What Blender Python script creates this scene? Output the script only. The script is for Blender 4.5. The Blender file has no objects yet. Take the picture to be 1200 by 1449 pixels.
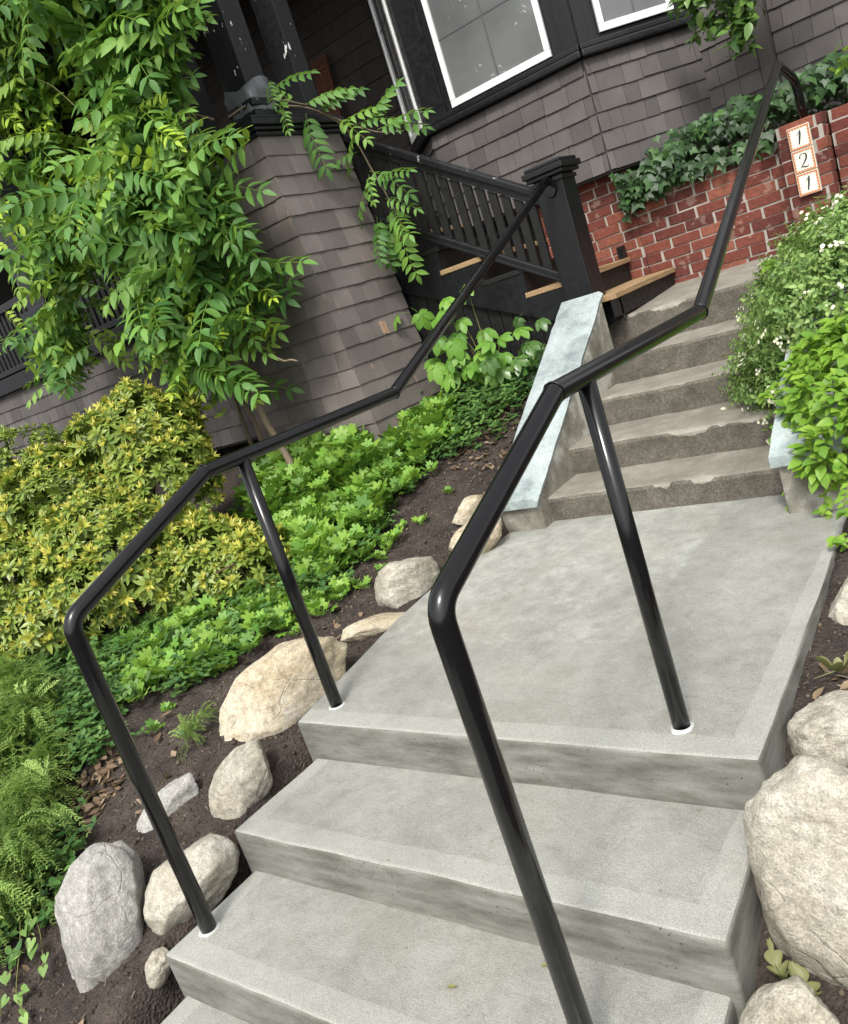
import bpy, bmesh, math, random
import numpy as np
from mathutils import Vector, Matrix, noise
rad = math.radians
random.seed(7)
RNG = np.random.default_rng(11)
scene = bpy.context.scene
COL = scene.collection

# ------------------------------------------------------------------ camera
CAM = Vector((2.3696, -1.7086, 1.2527))
YAW, PITCH, ROLL, FPX = 0.70484, -0.22625, -0.32492, 1165.56
cyw, syw = math.cos(YAW), math.sin(YAW)
F = Vector((-syw * math.cos(PITCH), cyw * math.cos(PITCH), math.sin(PITCH)))
R = Vector((cyw, syw, 0.0)); U = R.cross(F)
R2 = math.cos(ROLL) * R + math.sin(ROLL) * U
U2 = -math.sin(ROLL) * R + math.cos(ROLL) * U
cam = bpy.data.cameras.new('camera'); cam_o = bpy.data.objects.new('camera', cam); COL.objects.link(cam_o)
M = Matrix((R2, U2, -F)).transposed().to_4x4(); M.translation = CAM
cam_o.matrix_world = M
cam.sensor_fit = 'HORIZONTAL'; cam.sensor_width = 36.0; cam.lens = FPX / 1200 * 36.0
cam.clip_start = 0.05; cam.clip_end = 500
scene.camera = cam_o

# ------------------------------------------------------------------ light: bright overcast, soft
SUN_EL, SUN_AZ = rad(52), rad(158)       # azimuth measured from +Y towards +X
w = bpy.data.worlds.new('World'); scene.world = w; w.use_nodes = True
nt = w.node_tree; nt.nodes.clear()
sky = nt.nodes.new('ShaderNodeTexSky'); sky.sky_type = 'NISHITA'; sky.sun_disc = False
sky.sun_elevation = SUN_EL; sky.sun_rotation = SUN_AZ
sky.air_density = 1.0; sky.dust_density = 4.0; sky.ozone_density = 1.0
hsv = nt.nodes.new('ShaderNodeHueSaturation'); hsv.inputs['Saturation'].default_value = 0.12
bg = nt.nodes.new('ShaderNodeBackground'); bg.inputs['Strength'].default_value = 0.15
wo = nt.nodes.new('ShaderNodeOutputWorld')
nt.links.new(sky.outputs[0], hsv.inputs['Color']); nt.links.new(hsv.outputs[0], bg.inputs[0]); nt.links.new(bg.outputs[0], wo.inputs[0])
sl = bpy.data.lights.new('sun', 'SUN'); sl.energy = 1.5; sl.angle = rad(12); sl.color = (1.0, 0.95, 0.87)
so = bpy.data.objects.new('sun', sl); COL.objects.link(so)
sd = Vector((math.sin(SUN_AZ) * math.cos(SUN_EL), math.cos(SUN_AZ) * math.cos(SUN_EL), math.sin(SUN_EL)))
so.rotation_euler = sd.to_track_quat('Z', 'Y').to_euler(); so.location = (3, -4, 8)
vs = scene.view_settings
vs.view_transform = 'Standard'; vs.look = 'None'; vs.gamma = 1.0; vs.exposure = 0.92; vs.use_curve_mapping = False

# ------------------------------------------------------------------ material helpers
class NT:
    def __init__(s, name):
        s.m = bpy.data.materials.new(name); s.m.use_nodes = True
        s.t = s.m.node_tree; s.t.nodes.clear()
        s.out = s.n('ShaderNodeOutputMaterial'); s.p = s.n('ShaderNodeBsdfPrincipled')
        s.l(s.p.outputs[0], s.out.inputs[0])
    def n(s, k, **kw):
        o = s.t.nodes.new(k)
        for a, v in kw.items(): setattr(o, a, v)
        return o
    def l(s, a, b): s.t.links.new(a, b)
    def set(s, sock, v):
        if hasattr(v, 'is_output'): s.l(v, sock)
        elif isinstance(v, (tuple, list)) and len(v) == 3 and sock.type == 'RGBA': sock.default_value = (*v, 1)
        else: sock.default_value = v
    def coord(s, which='Object'): return s.n('ShaderNodeTexCoord').outputs[which]
    def mapping(s, vec, scale=(1, 1, 1), rot=(0, 0, 0), loc=(0, 0, 0)):
        m = s.n('ShaderNodeMapping'); s.l(vec, m.inputs[0])
        m.inputs['Scale'].default_value = scale; m.inputs['Rotation'].default_value = rot; m.inputs['Location'].default_value = loc
        return m.outputs[0]
    def noise(s, vec, scale, detail=4, rough=.55, dist=0):
        o = s.n('ShaderNodeTexNoise'); s.l(vec, o.inputs['Vector'])
        o.inputs['Scale'].default_value = scale; o.inputs['Detail'].default_value = detail
        o.inputs['Roughness'].default_value = rough; o.inputs['Distortion'].default_value = dist
        return o.outputs[0]
    def vor(s, vec, scale, feature='F1'):
        o = s.n('ShaderNodeTexVoronoi', feature=feature); s.l(vec, o.inputs['Vector']); o.inputs['Scale'].default_value = scale
        return o
    def ramp(s, fac, *stops):
        o = s.n('ShaderNodeValToRGB'); s.l(fac, o.inputs[0]); e = o.color_ramp.elements
        while len(e) < len(stops): e.new(0.5)
        for i, (p, c) in enumerate(stops):
            e[i].position = p; e[i].color = (*c, 1) if isinstance(c, (tuple, list)) else (c, c, c, 1)
        return o.outputs[0]
    def mix(s, fac, a, b, mode='MIX'):
        o = s.n('ShaderNodeMix', data_type='RGBA', blend_type=mode)
        s.set(o.inputs[0], fac); s.set(o.inputs[6], a); s.set(o.inputs[7], b)
        return o.outputs[2]
    def math(s, op, a, b=0.0, clamp=False):
        o = s.n('ShaderNodeMath', operation=op, use_clamp=clamp); s.set(o.inputs[0], a); s.set(o.inputs[1], b)
        return o.outputs[0]
    def sep(s, v):
        o = s.n('ShaderNodeSeparateXYZ'); s.l(v, o.inputs[0]); return o.outputs
    def bump(s, h, strength=.5, dist=.01, normal=None):
        o = s.n('ShaderNodeBump'); s.l(h, o.inputs['Height']); o.inputs['Strength'].default_value = strength
        o.inputs['Distance'].default_value = dist
        if normal: s.l(normal, o.inputs['Normal'])
        return o.outputs[0]
    def attr(s, name):
        return s.n('ShaderNodeAttribute', attribute_name=name).outputs['Fac']
    def orand(s): return s.n('ShaderNodeObjectInfo').outputs['Random']
    def done(s, color=None, rough=.7, normal=None, spec=.5):
        if color is not None: s.set(s.p.inputs['Base Color'], color)
        s.set(s.p.inputs['Roughness'], rough); s.p.inputs['Specular IOR Level'].default_value = spec
        if normal: s.l(normal, s.p.inputs['Normal'])
        return s.m

MAT = {}
def make_concrete(name, x0, x1, y0, y1, margin=.085, left=True, tone=1.0, right=True):
    m = NT(name); c = m.coord(); x, y, z = m.sep(c)[:3]
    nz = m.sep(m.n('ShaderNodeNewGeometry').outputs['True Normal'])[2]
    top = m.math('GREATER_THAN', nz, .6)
    cn = c; c = m.mapping(c, (1, 1, 1), (.5, .35, .6), (3.3, 1.7, 5.1))
    big = m.noise(c, 2.6, 5, .6); mid = m.noise(c, 14, 5, .6); fine = m.noise(c, 330, 3, .7)
    base = m.ramp(big, (.25, tuple(tone * v for v in (.235, .236, .208))), (.5, tuple(tone * v for v in (.305, .308, .278))), (.75, tuple(tone * v for v in (.365, .37, .338))))
    base = m.mix(.65, base, m.ramp(mid, (.28, .34), (.72, .64)), 'OVERLAY')
    wm = m.noise(c, 3.7, 6, .72, 1.2)
    base = m.mix(m.ramp(wm, (.47, 0.), (.5, .35), (.53, 0.)), base, (.19, .185, .16))
    base = m.mix(m.ramp(m.noise(c, 1.1, 6, .75, .6), (.56, 0.), (.64, .3)), base, (.20, .205, .19))
    tanst = m.noise(m.mapping(c, (1, 1, 1), (0, 0, 0), (4, 2, 0)), 1.5, 5, .7)
    base = m.mix(m.ramp(tanst, (.5, 0.), (.72, .38)), base, (.31, .28, .215))
    # tooled smooth margin
    d = m.math('SUBTRACT', y, y0)
    if right: d = m.math('MINIMUM', d, m.math('SUBTRACT', x1, x))
    if left: d = m.math('MINIMUM', d, m.math('SUBTRACT', x, x0))
    d = m.math('ADD', d, m.math('MULTIPLY', m.math('SUBTRACT', mid, .5), .028))
    band = m.math('MULTIPLY', m.math('LESS_THAN', d, margin), top)
    groove = m.math('MULTIPLY', m.math('COMPARE', d, margin, ), top)
    groove.node.inputs[2].default_value = .0025
    broom = m.noise(m.mapping(cn, (9, 130, 9), (0, 0, .03), (.37, .21, .43)), 3.0, 4, .75, .3)
    base = m.mix(m.math('MULTIPLY', band, m.math('MULTIPLY', big, .68)), base, (.42 * tone, .425 * tone, .39 * tone))
    base = m.mix(m.math('MULTIPLY', groove, m.math('MULTIPLY', mid, .5)), base, (.2, .2, .18))
    # fine sand grain and tiny pits
    base = m.mix(.9, base, m.ramp(fine, (.28, .24), (.5, .5), (.72, .72)), 'OVERLAY')
    spk = m.math('GREATER_THAN', m.noise(c, 150, 2), .69)
    base = m.mix(m.math('MULTIPLY', spk, .5), base, (.13, .12, .1))
    base = m.mix(m.math('MULTIPLY', m.math('SUBTRACT', 1.0, band), .5), base, m.ramp(broom, (.3, .35), (.7, .62)), 'OVERLAY')
    pit = m.vor(m.mapping(c, (1, 1, 1)), 55).outputs['Distance']
    pmask = m.math('MULTIPLY', m.math('LESS_THAN', pit, .13), m.math('GREATER_THAN', m.noise(c, 6, 3), .56))
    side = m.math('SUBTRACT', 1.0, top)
    # formed riser face: board-formed, damp mottled stains; side shade also painted into darker colour
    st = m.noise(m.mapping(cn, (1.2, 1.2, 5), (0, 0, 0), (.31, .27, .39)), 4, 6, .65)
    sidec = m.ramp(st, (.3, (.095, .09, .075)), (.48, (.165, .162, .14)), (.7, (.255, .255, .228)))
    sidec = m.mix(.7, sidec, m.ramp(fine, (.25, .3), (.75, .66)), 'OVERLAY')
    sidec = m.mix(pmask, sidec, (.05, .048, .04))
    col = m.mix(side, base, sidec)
    fl = m.math('MULTIPLY', m.math('GREATER_THAN', m.noise(c, 46, 2), .73), top)
    col = m.mix(m.math('MULTIPLY', fl, .6), col, (.16, .14, .1))
    h = m.math('ADD', m.math('MULTIPLY', broom, m.math('MULTIPLY', m.math('SUBTRACT', 1.0, band), top)), m.math('MULTIPLY', fine, .8))
    h = m.math('SUBTRACT', h, m.math('MULTIPLY', pmask, m.math('MULTIPLY', side, 2.0)))
    h = m.math('SUBTRACT', h, m.math('MULTIPLY', groove, .6))
    return m.done(col, .85, m.bump(h, .6, .004), .3)

def make_old_concrete():
    m = NT('old_concrete'); c = m.coord(); x, y, z = m.sep(c)[:3]
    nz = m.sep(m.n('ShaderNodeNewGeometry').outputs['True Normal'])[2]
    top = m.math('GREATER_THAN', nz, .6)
    fine = m.noise(c, 170, 3, .7); mid = m.noise(c, 9, 5, .6); big = m.noise(c, 2.2, 4)
    agg = m.vor(c, 120).outputs['Color']
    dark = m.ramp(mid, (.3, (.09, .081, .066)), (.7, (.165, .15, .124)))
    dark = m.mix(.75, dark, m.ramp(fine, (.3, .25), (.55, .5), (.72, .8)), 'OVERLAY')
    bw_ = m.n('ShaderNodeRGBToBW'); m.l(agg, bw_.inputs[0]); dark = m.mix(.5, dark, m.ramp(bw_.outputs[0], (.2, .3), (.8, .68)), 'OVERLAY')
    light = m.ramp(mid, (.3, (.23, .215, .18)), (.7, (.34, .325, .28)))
    light = m.mix(.6, light, m.ramp(fine, (.3, .3), (.7, .68)), 'OVERLAY')
    # skim patches along each nosing, irregular lower edge (height within a riser of .158)
    fz = m.attr('rh')       # 0 bottom .. 1 top of riser
    edge = m.math('ADD', fz, m.math('MULTIPLY', m.math('SUBTRACT', m.noise(m.mapping(c, (1, 1, .2)), 3.3, 4, .55), .5), 1.9))
    patch = m.math('GREATER_THAN', edge, 1.06)
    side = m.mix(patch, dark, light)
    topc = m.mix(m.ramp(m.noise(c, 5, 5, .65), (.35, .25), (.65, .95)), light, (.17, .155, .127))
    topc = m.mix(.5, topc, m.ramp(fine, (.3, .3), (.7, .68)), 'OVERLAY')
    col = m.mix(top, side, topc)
    return m.done(col, .9, m.bump(m.math('ADD', fine, m.math('MULTIPLY', mid, .6)), .6, .006), .25)

def make_soil():
    m = NT('soil'); c = m.coord()
    a = m.noise(c, 6, 6, .65); b = m.noise(c, 60, 5, .7); v = m.vor(c, 95)
    col = m.ramp(a, (.3, (.030, .024, .021)), (.55, (.060, .048, .041)), (.8, (.10, .082, .068)))
    col = m.mix(.7, col, m.ramp(b, (.3, .22), (.7, .72)), 'OVERLAY')
    sp = m.math('GREATER_THAN', m.noise(c, 230, 2), .70)
    col = m.mix(m.math('MULTIPLY', sp, .5), col, (.2, .17, .13))
    return m.done(col, .95, m.bump(m.math('ADD', b, v.outputs['Distance']), .8, .012), .2)

def make_rock(name, c1, c2, c3, vein=(.3, .28, .25)):
    m = NT(name); c = m.coord()
    c = m.mapping(c, (1, 1, 1))
    off = m.n('ShaderNodeVectorMath', operation='ADD'); m.l(c, off.inputs[0])
    cmb = m.n('ShaderNodeCombineXYZ'); r = m.math('MULTIPLY', m.orand(), 37.0)
    for i in range(3): m.l(r, cmb.inputs[i])
    m.l(cmb.outputs[0], off.inputs[1]); c = off.outputs[0]
    a = m.noise(c, 4.5, 6, .62, .6); b = m.noise(c, 38, 5, .7); g = m.noise(c, 190, 3, .7)
    col = m.ramp(a, (.3, c1), (.52, c2), (.72, c3))
    st = m.noise(m.mapping(c, (1, 1, 5), (rad(30), rad(20), 0)), 3.2, 6, .65)
    col = m.mix(m.ramp(st, (.56, 0.), (.66, .55)), col, vein)
    pt = m.noise(c, 7, 6, .7, .8); col = m.mix(m.ramp(pt, (.54, 0.), (.62, .5)), col, tuple(v * .62 for v in c2)); col = m.mix(m.ramp(m.noise(c, 11, 5, .7), (.6, 0.), (.68, .45)), col, (.46, .455, .43))
    dv = m.n('ShaderNodeVectorMath', operation='ADD'); m.l(c, dv.inputs[0]); nv = m.n('ShaderNodeTexNoise'); m.l(c, nv.inputs['Vector']); nv.inputs['Scale'].default_value = 5.0; sv = m.n('ShaderNodeVectorMath', operation='SCALE'); m.l(nv.outputs['Color'], sv.inputs[0]); sv.inputs['Scale'].default_value = .35; m.l(sv.outputs[0], dv.inputs[1])
    ck = m.math('MULTIPLY', m.ramp(m.vor(dv.outputs[0], 3.4, 'DISTANCE_TO_EDGE').outputs['Distance'], (0., 1.), (.022, 0.)), m.ramp(m.noise(c, 2.7, 2), (.47, 0.), (.56, 1.)))
    col = m.mix(m.math('MULTIPLY', ck, .16), col, (.16, .145, .12))
    col = m.mix(.75, col, m.ramp(b, (.28, .27), (.5, .5), (.72, .7)), 'OVERLAY')
    col = m.mix(.65, col, m.ramp(g, (.3, .25), (.5, .5), (.68, .74)), 'OVERLAY')
    h = m.math('ADD', m.math('MULTIPLY', b, 1.0), m.math('MULTIPLY', g, .35))
    h = m.math('ADD', h, m.math('MULTIPLY', st, 1.2))
    h = m.math('SUBTRACT', h, m.math('MULTIPLY', ck, .3))
    return m.done(col, .88, m.bump(h, .75, .012), .25)

def make_shingle(name, c1, c2, wear=.0):
    m = NT(name); c = m.coord('Object'); r = m.orand()
    geo = m.n('ShaderNodeNewGeometry').outputs['Position']
    grain = m.noise(m.mapping(geo, (120, 120, 5)), 1.0, 4, .65); blot = m.noise(geo, 3.0, 4)
    col = m.mix(r, c1, c2)
    col = m.mix(.3, col, m.ramp(grain, (.3, .36), (.7, .62)), 'OVERLAY')
    col = m.mix(.6, col, m.ramp(blot, (.3, .36), (.7, .6)), 'OVERLAY')
    if wear:
        wn = m.math('MULTIPLY', m.math('GREATER_THAN', m.noise(m.mapping(geo, (9, 9, 1.4)), 2.2, 5, .7), .635), m.math('GREATER_THAN', r, .5))
        col = m.mix(m.math('MULTIPLY', wn, wear), col, (.33, .24, .19))
    return m.done(col, .8, m.bump(grain, .35, .003), .3)

def make_black(name, base=(.0045, .0048, .006), rough=.35, peel=0.0, peelscale=9, bump=.18):
    m = NT(name); g = m.n('ShaderNodeNewGeometry').outputs['Position']
    n = m.noise(g, 30, 4, .6); gr = m.noise(m.mapping(g, (60, 60, 6)), 1.2, 3)
    col = m.mix(m.math('MULTIPLY', n, .5), base, tuple(v * 2.0 + .002 for v in base))
    if peel:
        ms = m.math('GREATER_THAN', m.noise(m.mapping(g, (1, 1, .45)), peelscale, 5, .62, .5), peel)
        col = m.mix(ms, col, (.62, .62, .6))
    return m.done(col, m.ramp(n, (.3, rough * .8), (.7, min(1, rough * 1.5))), m.bump(m.math('ADD', gr, n), bump, .003) if bump else None, .4)

K_LEAF = .92
def make_leaf(name, dark, mid, light, young=(.28, .30, .03), trans=.28, rough=.42, second=None):
    m = NT(name)
    rr = m.math('FRACT', m.math('ADD', m.attr('rnd'), m.orand()))
    t = m.attr('tint')
    col = m.ramp(rr, (0., dark), (.5, mid), (1., light))
    if second:
        col = m.mix(m.math('MULTIPLY', t, 1.0, True), col, young)
        col = m.mix(m.math('SUBTRACT', t, 1.0, True), col, second)
    else:
        col = m.mix(m.math('MULTIPLY', t, 1.0, True), col, young)
    g = m.n('ShaderNodeNewGeometry').outputs['Position']
    n = m.noise(g, 55, 3)
    col = m.mix(.4, col, m.ramp(n, (.3, .38), (.7, .62)), 'OVERLAY')
    m.done(col, rough, None, .4)
    tr = m.n('ShaderNodeBsdfTranslucent'); m.l(m.mix(.35, col, (.3, .45, .04)), tr.inputs[0])
    mx = m.n('ShaderNodeMixShader'); mx.inputs[0].default_value = trans
    m.l(m.p.outputs[0], mx.inputs[1]); m.l(tr.outputs[0], mx.inputs[2]); m.l(mx.outputs[0], m.out.inputs[0])
    return m.m

def make_plain(name, col, rough=.6, var=.3, scale=25, bump=.2, spec=.4):
    m = NT(name); g = m.coord(); n = m.noise(g, scale, 5, .6)
    c = m.mix(m.math('MULTIPLY', n, var), col, tuple(v * .45 for v in col))
    return m.done(c, rough, m.bump(n, bump, .004), spec)

def make_brick():
    m = NT('brick'); c = m.coord(); r = m.orand(); g = m.n('ShaderNodeNewGeometry').outputs['Position']
    col = m.ramp(r, (0, (.09, .030, .024)), (.35, (.135, .040, .030)), (.7, (.185, .058, .040)), (1., (.235, .085, .055)))
    n = m.noise(g, 45, 5, .65); b = m.noise(g, 9, 4)
    col = m.mix(.7, col, m.ramp(n, (.3, .3), (.7, .68)), 'OVERLAY')
    col = m.mix(m.math('MULTIPLY', m.math('GREATER_THAN', b, .63), .35), col, (.34, .24, .2))
    return m.done(col, .9, m.bump(n, .6, .006), .25)

MAT['old'] = make_old_concrete()
MAT['soil'] = make_soil()
MAT['rock_grey'] = make_rock('grey_granite', (.23, .225, .205), (.31, .302, .28), (.39, .385, .36), (.17, .162, .145))
MAT['rock_cream'] = make_rock('cream_granite', (.29, .262, .205), (.385, .36, .298), (.46, .445, .39), (.20, .175, .135))
MAT['rock_tan'] = make_rock('tan_sandstone', (.36, .295, .19), (.445, .39, .285), (.50, .46, .37), (.27, .20, .115))
MAT['sh_col'] = make_shingle('column_shingle', (.130, .112, .104), (.190, .164, .152), .6)
MAT['sh_bay'] = make_shingle('bay_shingle', (.072, .065, .063), (.112, .101, .097))
MAT['sh_porch'] = make_shingle('porch_shingle', (.055, .046, .042), (.072, .060, .055))
MAT['backing'] = make_plain('wall_backing', (.03, .027, .025), .9)
MAT['black'] = make_black('black_paint')
MAT['black_peel'] = make_black('black_paint_peeling', (.0045, .0048, .006), .4, .655, 13)
MAT['black_wood'] = make_black('black_stained_wood', (.005, .005, .005), .5, .77, 22)
MAT['rail'] = make_black('black_rail_enamel', (.004, .004, .0045), .15, 0, 9, 0)
MAT['white'] = make_plain('white_trim', (.72, .73, .72), .4, .15)
MAT['caulk'] = make_plain('white_caulk', (.50, .505, .495), .85, .6, 60, .6)
m = NT('bluestone'); g = m.coord(); a_ = m.noise(g, 4.5, 6, .65, .4); f_ = m.noise(g, 70, 4, .65); e_ = m.noise(m.mapping(g, (1, .3, 1)), 9, 5, .6)
cc = m.ramp(a_, (.32, (.17, .205, .205)), (.48, (.29, .335, .335)), (.7, (.37, .415, .415)))
cc = m.mix(.5, cc, m.ramp(e_, (.3, .36), (.7, .6)), 'OVERLAY'); cc = m.mix(.5, cc, m.ramp(f_, (.3, .34), (.7, .64)), 'OVERLAY')
sp_ = m.math('GREATER_THAN', m.noise(g, 33, 3), .69); cc = m.mix(m.math('MULTIPLY', sp_, .6), cc, (.10, .10, .08))
MAT['bluestone'] = m.done(cc, .75, m.bump(m.math('ADD', e_, f_), .4, .006), .3)
MAT['new_wood'] = None
m = NT('fresh_wood'); g = m.coord(); n_ = m.noise(m.mapping(g, (60, 4, 60)), 1.6, 5, .65, .5)
MAT['new_wood'] = m.done(m.ramp(n_, (.3, (.19, .12, .06)), (.6, (.35, .235, .12)), (.8, (.45, .33, .19))), .7, m.bump(n_, .3, .003))
MAT['mortar'] = make_plain('mortar', (.46, .42, .37), .95, .95, 14, .6)
MAT['brick'] = make_brick()
m = NT('window_glass'); g = m.coord(); n_ = m.noise(g, 1.6, 3); fl = m.noise(m.mapping(g, (1, 1, 1)), 17, 5, .7)
low = m.noise(g, 3.1, 2)
spk = m.math('MULTIPLY', m.math('GREATER_THAN', fl, .63), m.math('GREATER_THAN', low, .54))
MAT['glass'] = m.done(m.mix(spk, m.ramp(n_, (.3, (.085, .09, .09)), (.7, (.15, .155, .155))), (.55, .56, .55)), .05, None, .6)
MAT['bare'] = make_plain('bare_cedar', (.42, .28, .19), .85, .5, 30, .4)
MAT['muntin'] = make_plain('muntin_grey', (.095, .10, .10), .4)
MAT['bark'] = make_plain('vine_bark', (.20, .155, .105), .9, .6, 30, .6)
MAT['stem_green'] = make_plain('green_stem', (.16, .17, .05), .7, .3)
MAT['stem_brown'] = make_plain('brown_twig', (.10, .065, .04), .9, .5)
MAT['wisteria'] = make_leaf('wisteria_leaf', (.05, .135, .034), (.10, .235, .05), (.19, .36, .06), (.36, .50, .045), .34, .55)
MAT['pieris'] = make_leaf('pieris_leaf', (.06, .135, .024), (.115, .21, .036), (.19, .28, .055), (.46, .46, .075), .22, .36, (.56, .30, .09))
MAT['lobed'] = make_leaf('lobed_leaf', (.07, .185, .028), (.125, .28, .042), (.19, .38, .055), (.32, .46, .06), .32, .5)
MAT['periwinkle'] = make_leaf('periwinkle_leaf', (.026, .080, .026), (.050, .125, .038), (.10, .20, .055), (.2, .3, .05), .18, .3)
MAT['juniper'] = make_leaf('juniper_spray', (.07, .18, .042), (.14, .29, .065), (.23, .39, .09), (.38, .46, .13), .25, .6)
MAT['ivy'] = make_leaf('ivy_leaf', (.012, .032, .012), (.022, .060, .019), (.05, .12, .03), (.16, .26, .06), .15, .48)
MAT['palmate'] = make_leaf('palmate_leaf', (.10, .24, .03), (.15, .31, .045), (.20, .37, .06), (.05, .12, .03), .3, .42)
MAT['bushleaf'] = make_leaf('flowering_bush_leaf', (.085, .18, .04), (.15, .27, .07), (.25, .38, .11), (.36, .48, .15), .3, .5)
MAT['limeleaf'] = make_leaf('lime_leaf', (.10, .23, .025), (.16, .32, .035), (.24, .41, .05), (.38, .48, .06), .35, .45)
MAT['rhodo'] = make_leaf('glossy_leaf', (.035, .09, .022), (.06, .135, .032), (.11, .20, .05), (.28, .40, .05), .2, .3)
MAT['petal'] = make_plain('white_petal', (.62, .64, .46), .6, .2)
MAT['dead'] = make_leaf('dead_leaf', (.10, .062, .036), (.17, .115, .07), (.29, .215, .145), (.4, .3, .2), .1, .8)
MAT['chip'] = make_leaf('soil_crumb', (.028, .02, .015), (.055, .040, .030), (.12, .09, .065), (.3, .26, .2), .0, .95)
MAT['oak'] = make_leaf('fallen_oak_leaf', (.12, .14, .05), (.17, .185, .07), (.22, .225, .10), (.4, .34, .12), .2, .5)
MAT['tile'] = make_plain('cream_tile', (.74, .75, .62), .18, .12, 8, .05, .5)
MAT['tile_border'] = make_plain('terracotta_glaze', (.55, .22, .11), .3, .5, 60, .05)
MAT['ink'] = make_plain('dark_glaze', (.02, .025, .03), .25, .1)
MAT['rusty'] = make_plain('rust_brown', (.17, .065, .035), .7, .5, 40)
MAT['plastic'] = make_plain('grey_sheet', (.12, .13, .14), .3, .6, 20, .5)
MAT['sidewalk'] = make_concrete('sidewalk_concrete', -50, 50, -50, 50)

# ------------------------------------------------------------------ object helpers
def link(o, parent=None):
    COL.objects.link(o)
    if parent is not None: o.parent = parent
    return o
def mesh_obj(name, verts, faces, mat, parent=None, smooth=False, uv=None):
    me = bpy.data.meshes.new(name); me.from_pydata([tuple(v) for v in verts], [], [tuple(f) for f in faces]); me.update()
    if mat is not None: me.materials.append(MAT[mat] if isinstance(mat, str) else mat)
    if smooth: me.shade_smooth()
    return link(bpy.data.objects.new(name, me), parent)
def bm_obj(name, bm, mat, parent=None, smooth=False):
    me = bpy.data.meshes.new(name); bm.to_mesh(me); bm.free()
    me.materials.append(MAT[mat] if isinstance(mat, str) else mat)
    if smooth: me.shade_smooth()
    return link(bpy.data.objects.new(name, me), parent)
def thing(name, label, cat, loc=(0, 0, 0), group=None):
    o = bpy.data.objects.new(name, None); COL.objects.link(o); o.empty_display_size = .1
    tag(o, label, cat, group, 'thing'); return o      # parts are given in world metres; the Empty stays at the world origin
def tag(o, label=None, cat=None, group=None, kind=None):
    if label: o['label'] = label
    if cat: o['category'] = cat
    if group: o['group'] = group
    if kind: o['kind'] = kind
    return o
def box_bm(x0, x1, y0, y1, z0, z1, bev=0.0, seg=2, bm=None):
    b = bmesh.new()
    vs_ = [b.verts.new((x, y, z)) for x in (x0, x1) for y in (y0, y1) for z in (z0, z1)]
    for f in ((0, 1, 3, 2), (4, 6, 7, 5), (0, 4, 5, 1), (2, 3, 7, 6), (0, 2, 6, 4), (1, 5, 7, 3)): b.faces.new([vs_[i] for i in f])
    if bev: bmesh.ops.bevel(b, geom=list(b.edges), offset=bev, segments=seg, profile=.6, affect='EDGES')
    return b
def box(name, x0, x1, y0, y1, z0, z1, mat, parent=None, bev=.004):
    return bm_obj(name, box_bm(x0, x1, y0, y1, z0, z1, bev), mat, parent)
def prism(name, poly, z0, z1, mat, parent=None, bev=.012, seg=3):
    """poly: list of (x,y) counter-clockwise; z0 and z1 numbers or functions"""
    b = bmesh.new(); fz = (lambda f: f if callable(f) else (lambda x, y: f))
    lo = [b.verts.new((x, y, fz(z0)(x, y))) for x, y in poly]; hi = [b.verts.new((x, y, fz(z1)(x, y))) for x, y in poly]
    n = len(poly)
    b.faces.new(list(reversed(lo))); b.faces.new(hi)
    for i in range(n): b.faces.new((lo[i], lo[(i + 1) % n], hi[(i + 1) % n], hi[i]))
    if bev: bmesh.ops.bevel(b, geom=[e for e in b.edges], offset=bev, segments=seg, profile=.55, affect='EDGES')
    return bm_obj(name, b, mat, parent)
def beam(name, a, b_, wd, ht, mat, parent=None, up=(0, 0, 1), bev=.004):
    """box along a->b, cross-section wd (sideways) x ht (up)"""
    a, b_ = Vector(a), Vector(b_); d = b_ - a; L = d.length; d.normalize()
    s = d.cross(Vector(up)).normalized(); u = s.cross(d)
    bm = box_bm(-L / 2, L / 2, -wd / 2, wd / 2, -ht / 2, ht / 2, bev)
    m4 = Matrix((d, -s, u)).transposed().to_4x4(); m4.translation = (a + b_) / 2
    bm.transform(m4)
    return bm_obj(name, bm, mat, parent)
def tube_arrays(path, r, n=12, cap=True):
    P = [Vector(p) for p in path]; rs = r if isinstance(r, (list, tuple)) else [r] * len(P)
    V, Fc = [], []; ref = None
    for i, p in enumerate(P):
        t = ((P[min(i + 1, len(P) - 1)] - p).normalized() + (p - P[max(i - 1, 0)]).normalized()).normalized()
        if ref is None:
            ref = Vector((0, 0, 1)) if abs(t.z) < .9 else Vector((1, 0, 0))
            ref = (ref - t * ref.dot(t)).normalized()
        else: ref = (ref - t * ref.dot(t)).normalized()
        b = t.cross(ref)
        k = 1.0
        if 0 < i < len(P) - 1:
            c = (P[i + 1] - p).normalized().dot((p - P[i - 1]).normalized()); k = 1.0 / max(.6, math.sqrt((1 + c) / 2))
            bend = ((P[i + 1] - p).normalized() - (p - P[i - 1]).normalized())
            bend = bend.normalized() if bend.length > 1e-4 else None
        else: bend = None
        for j in range(n):
            a = 2 * math.pi * j / n; o = ref * math.cos(a) + b * math.sin(a)
            if bend is not None: o = o + bend * o.dot(bend) * (k - 1)
            V.append(p + o * rs[i])
    for i in range(len(P) - 1):
        for j in range(n): Fc.append((i * n + j, i * n + (j + 1) % n, (i + 1) * n + (j + 1) % n, (i + 1) * n + j))
    if cap: Fc += [tuple(reversed(range(n))), tuple(range((len(P) - 1) * n, len(P) * n))]
    return V, Fc
def tube(name, path, r, mat, parent=None, n=12):
    V, Fc = tube_arrays(path, r, n); return mesh_obj(name, V, Fc, mat, parent, True)
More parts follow.
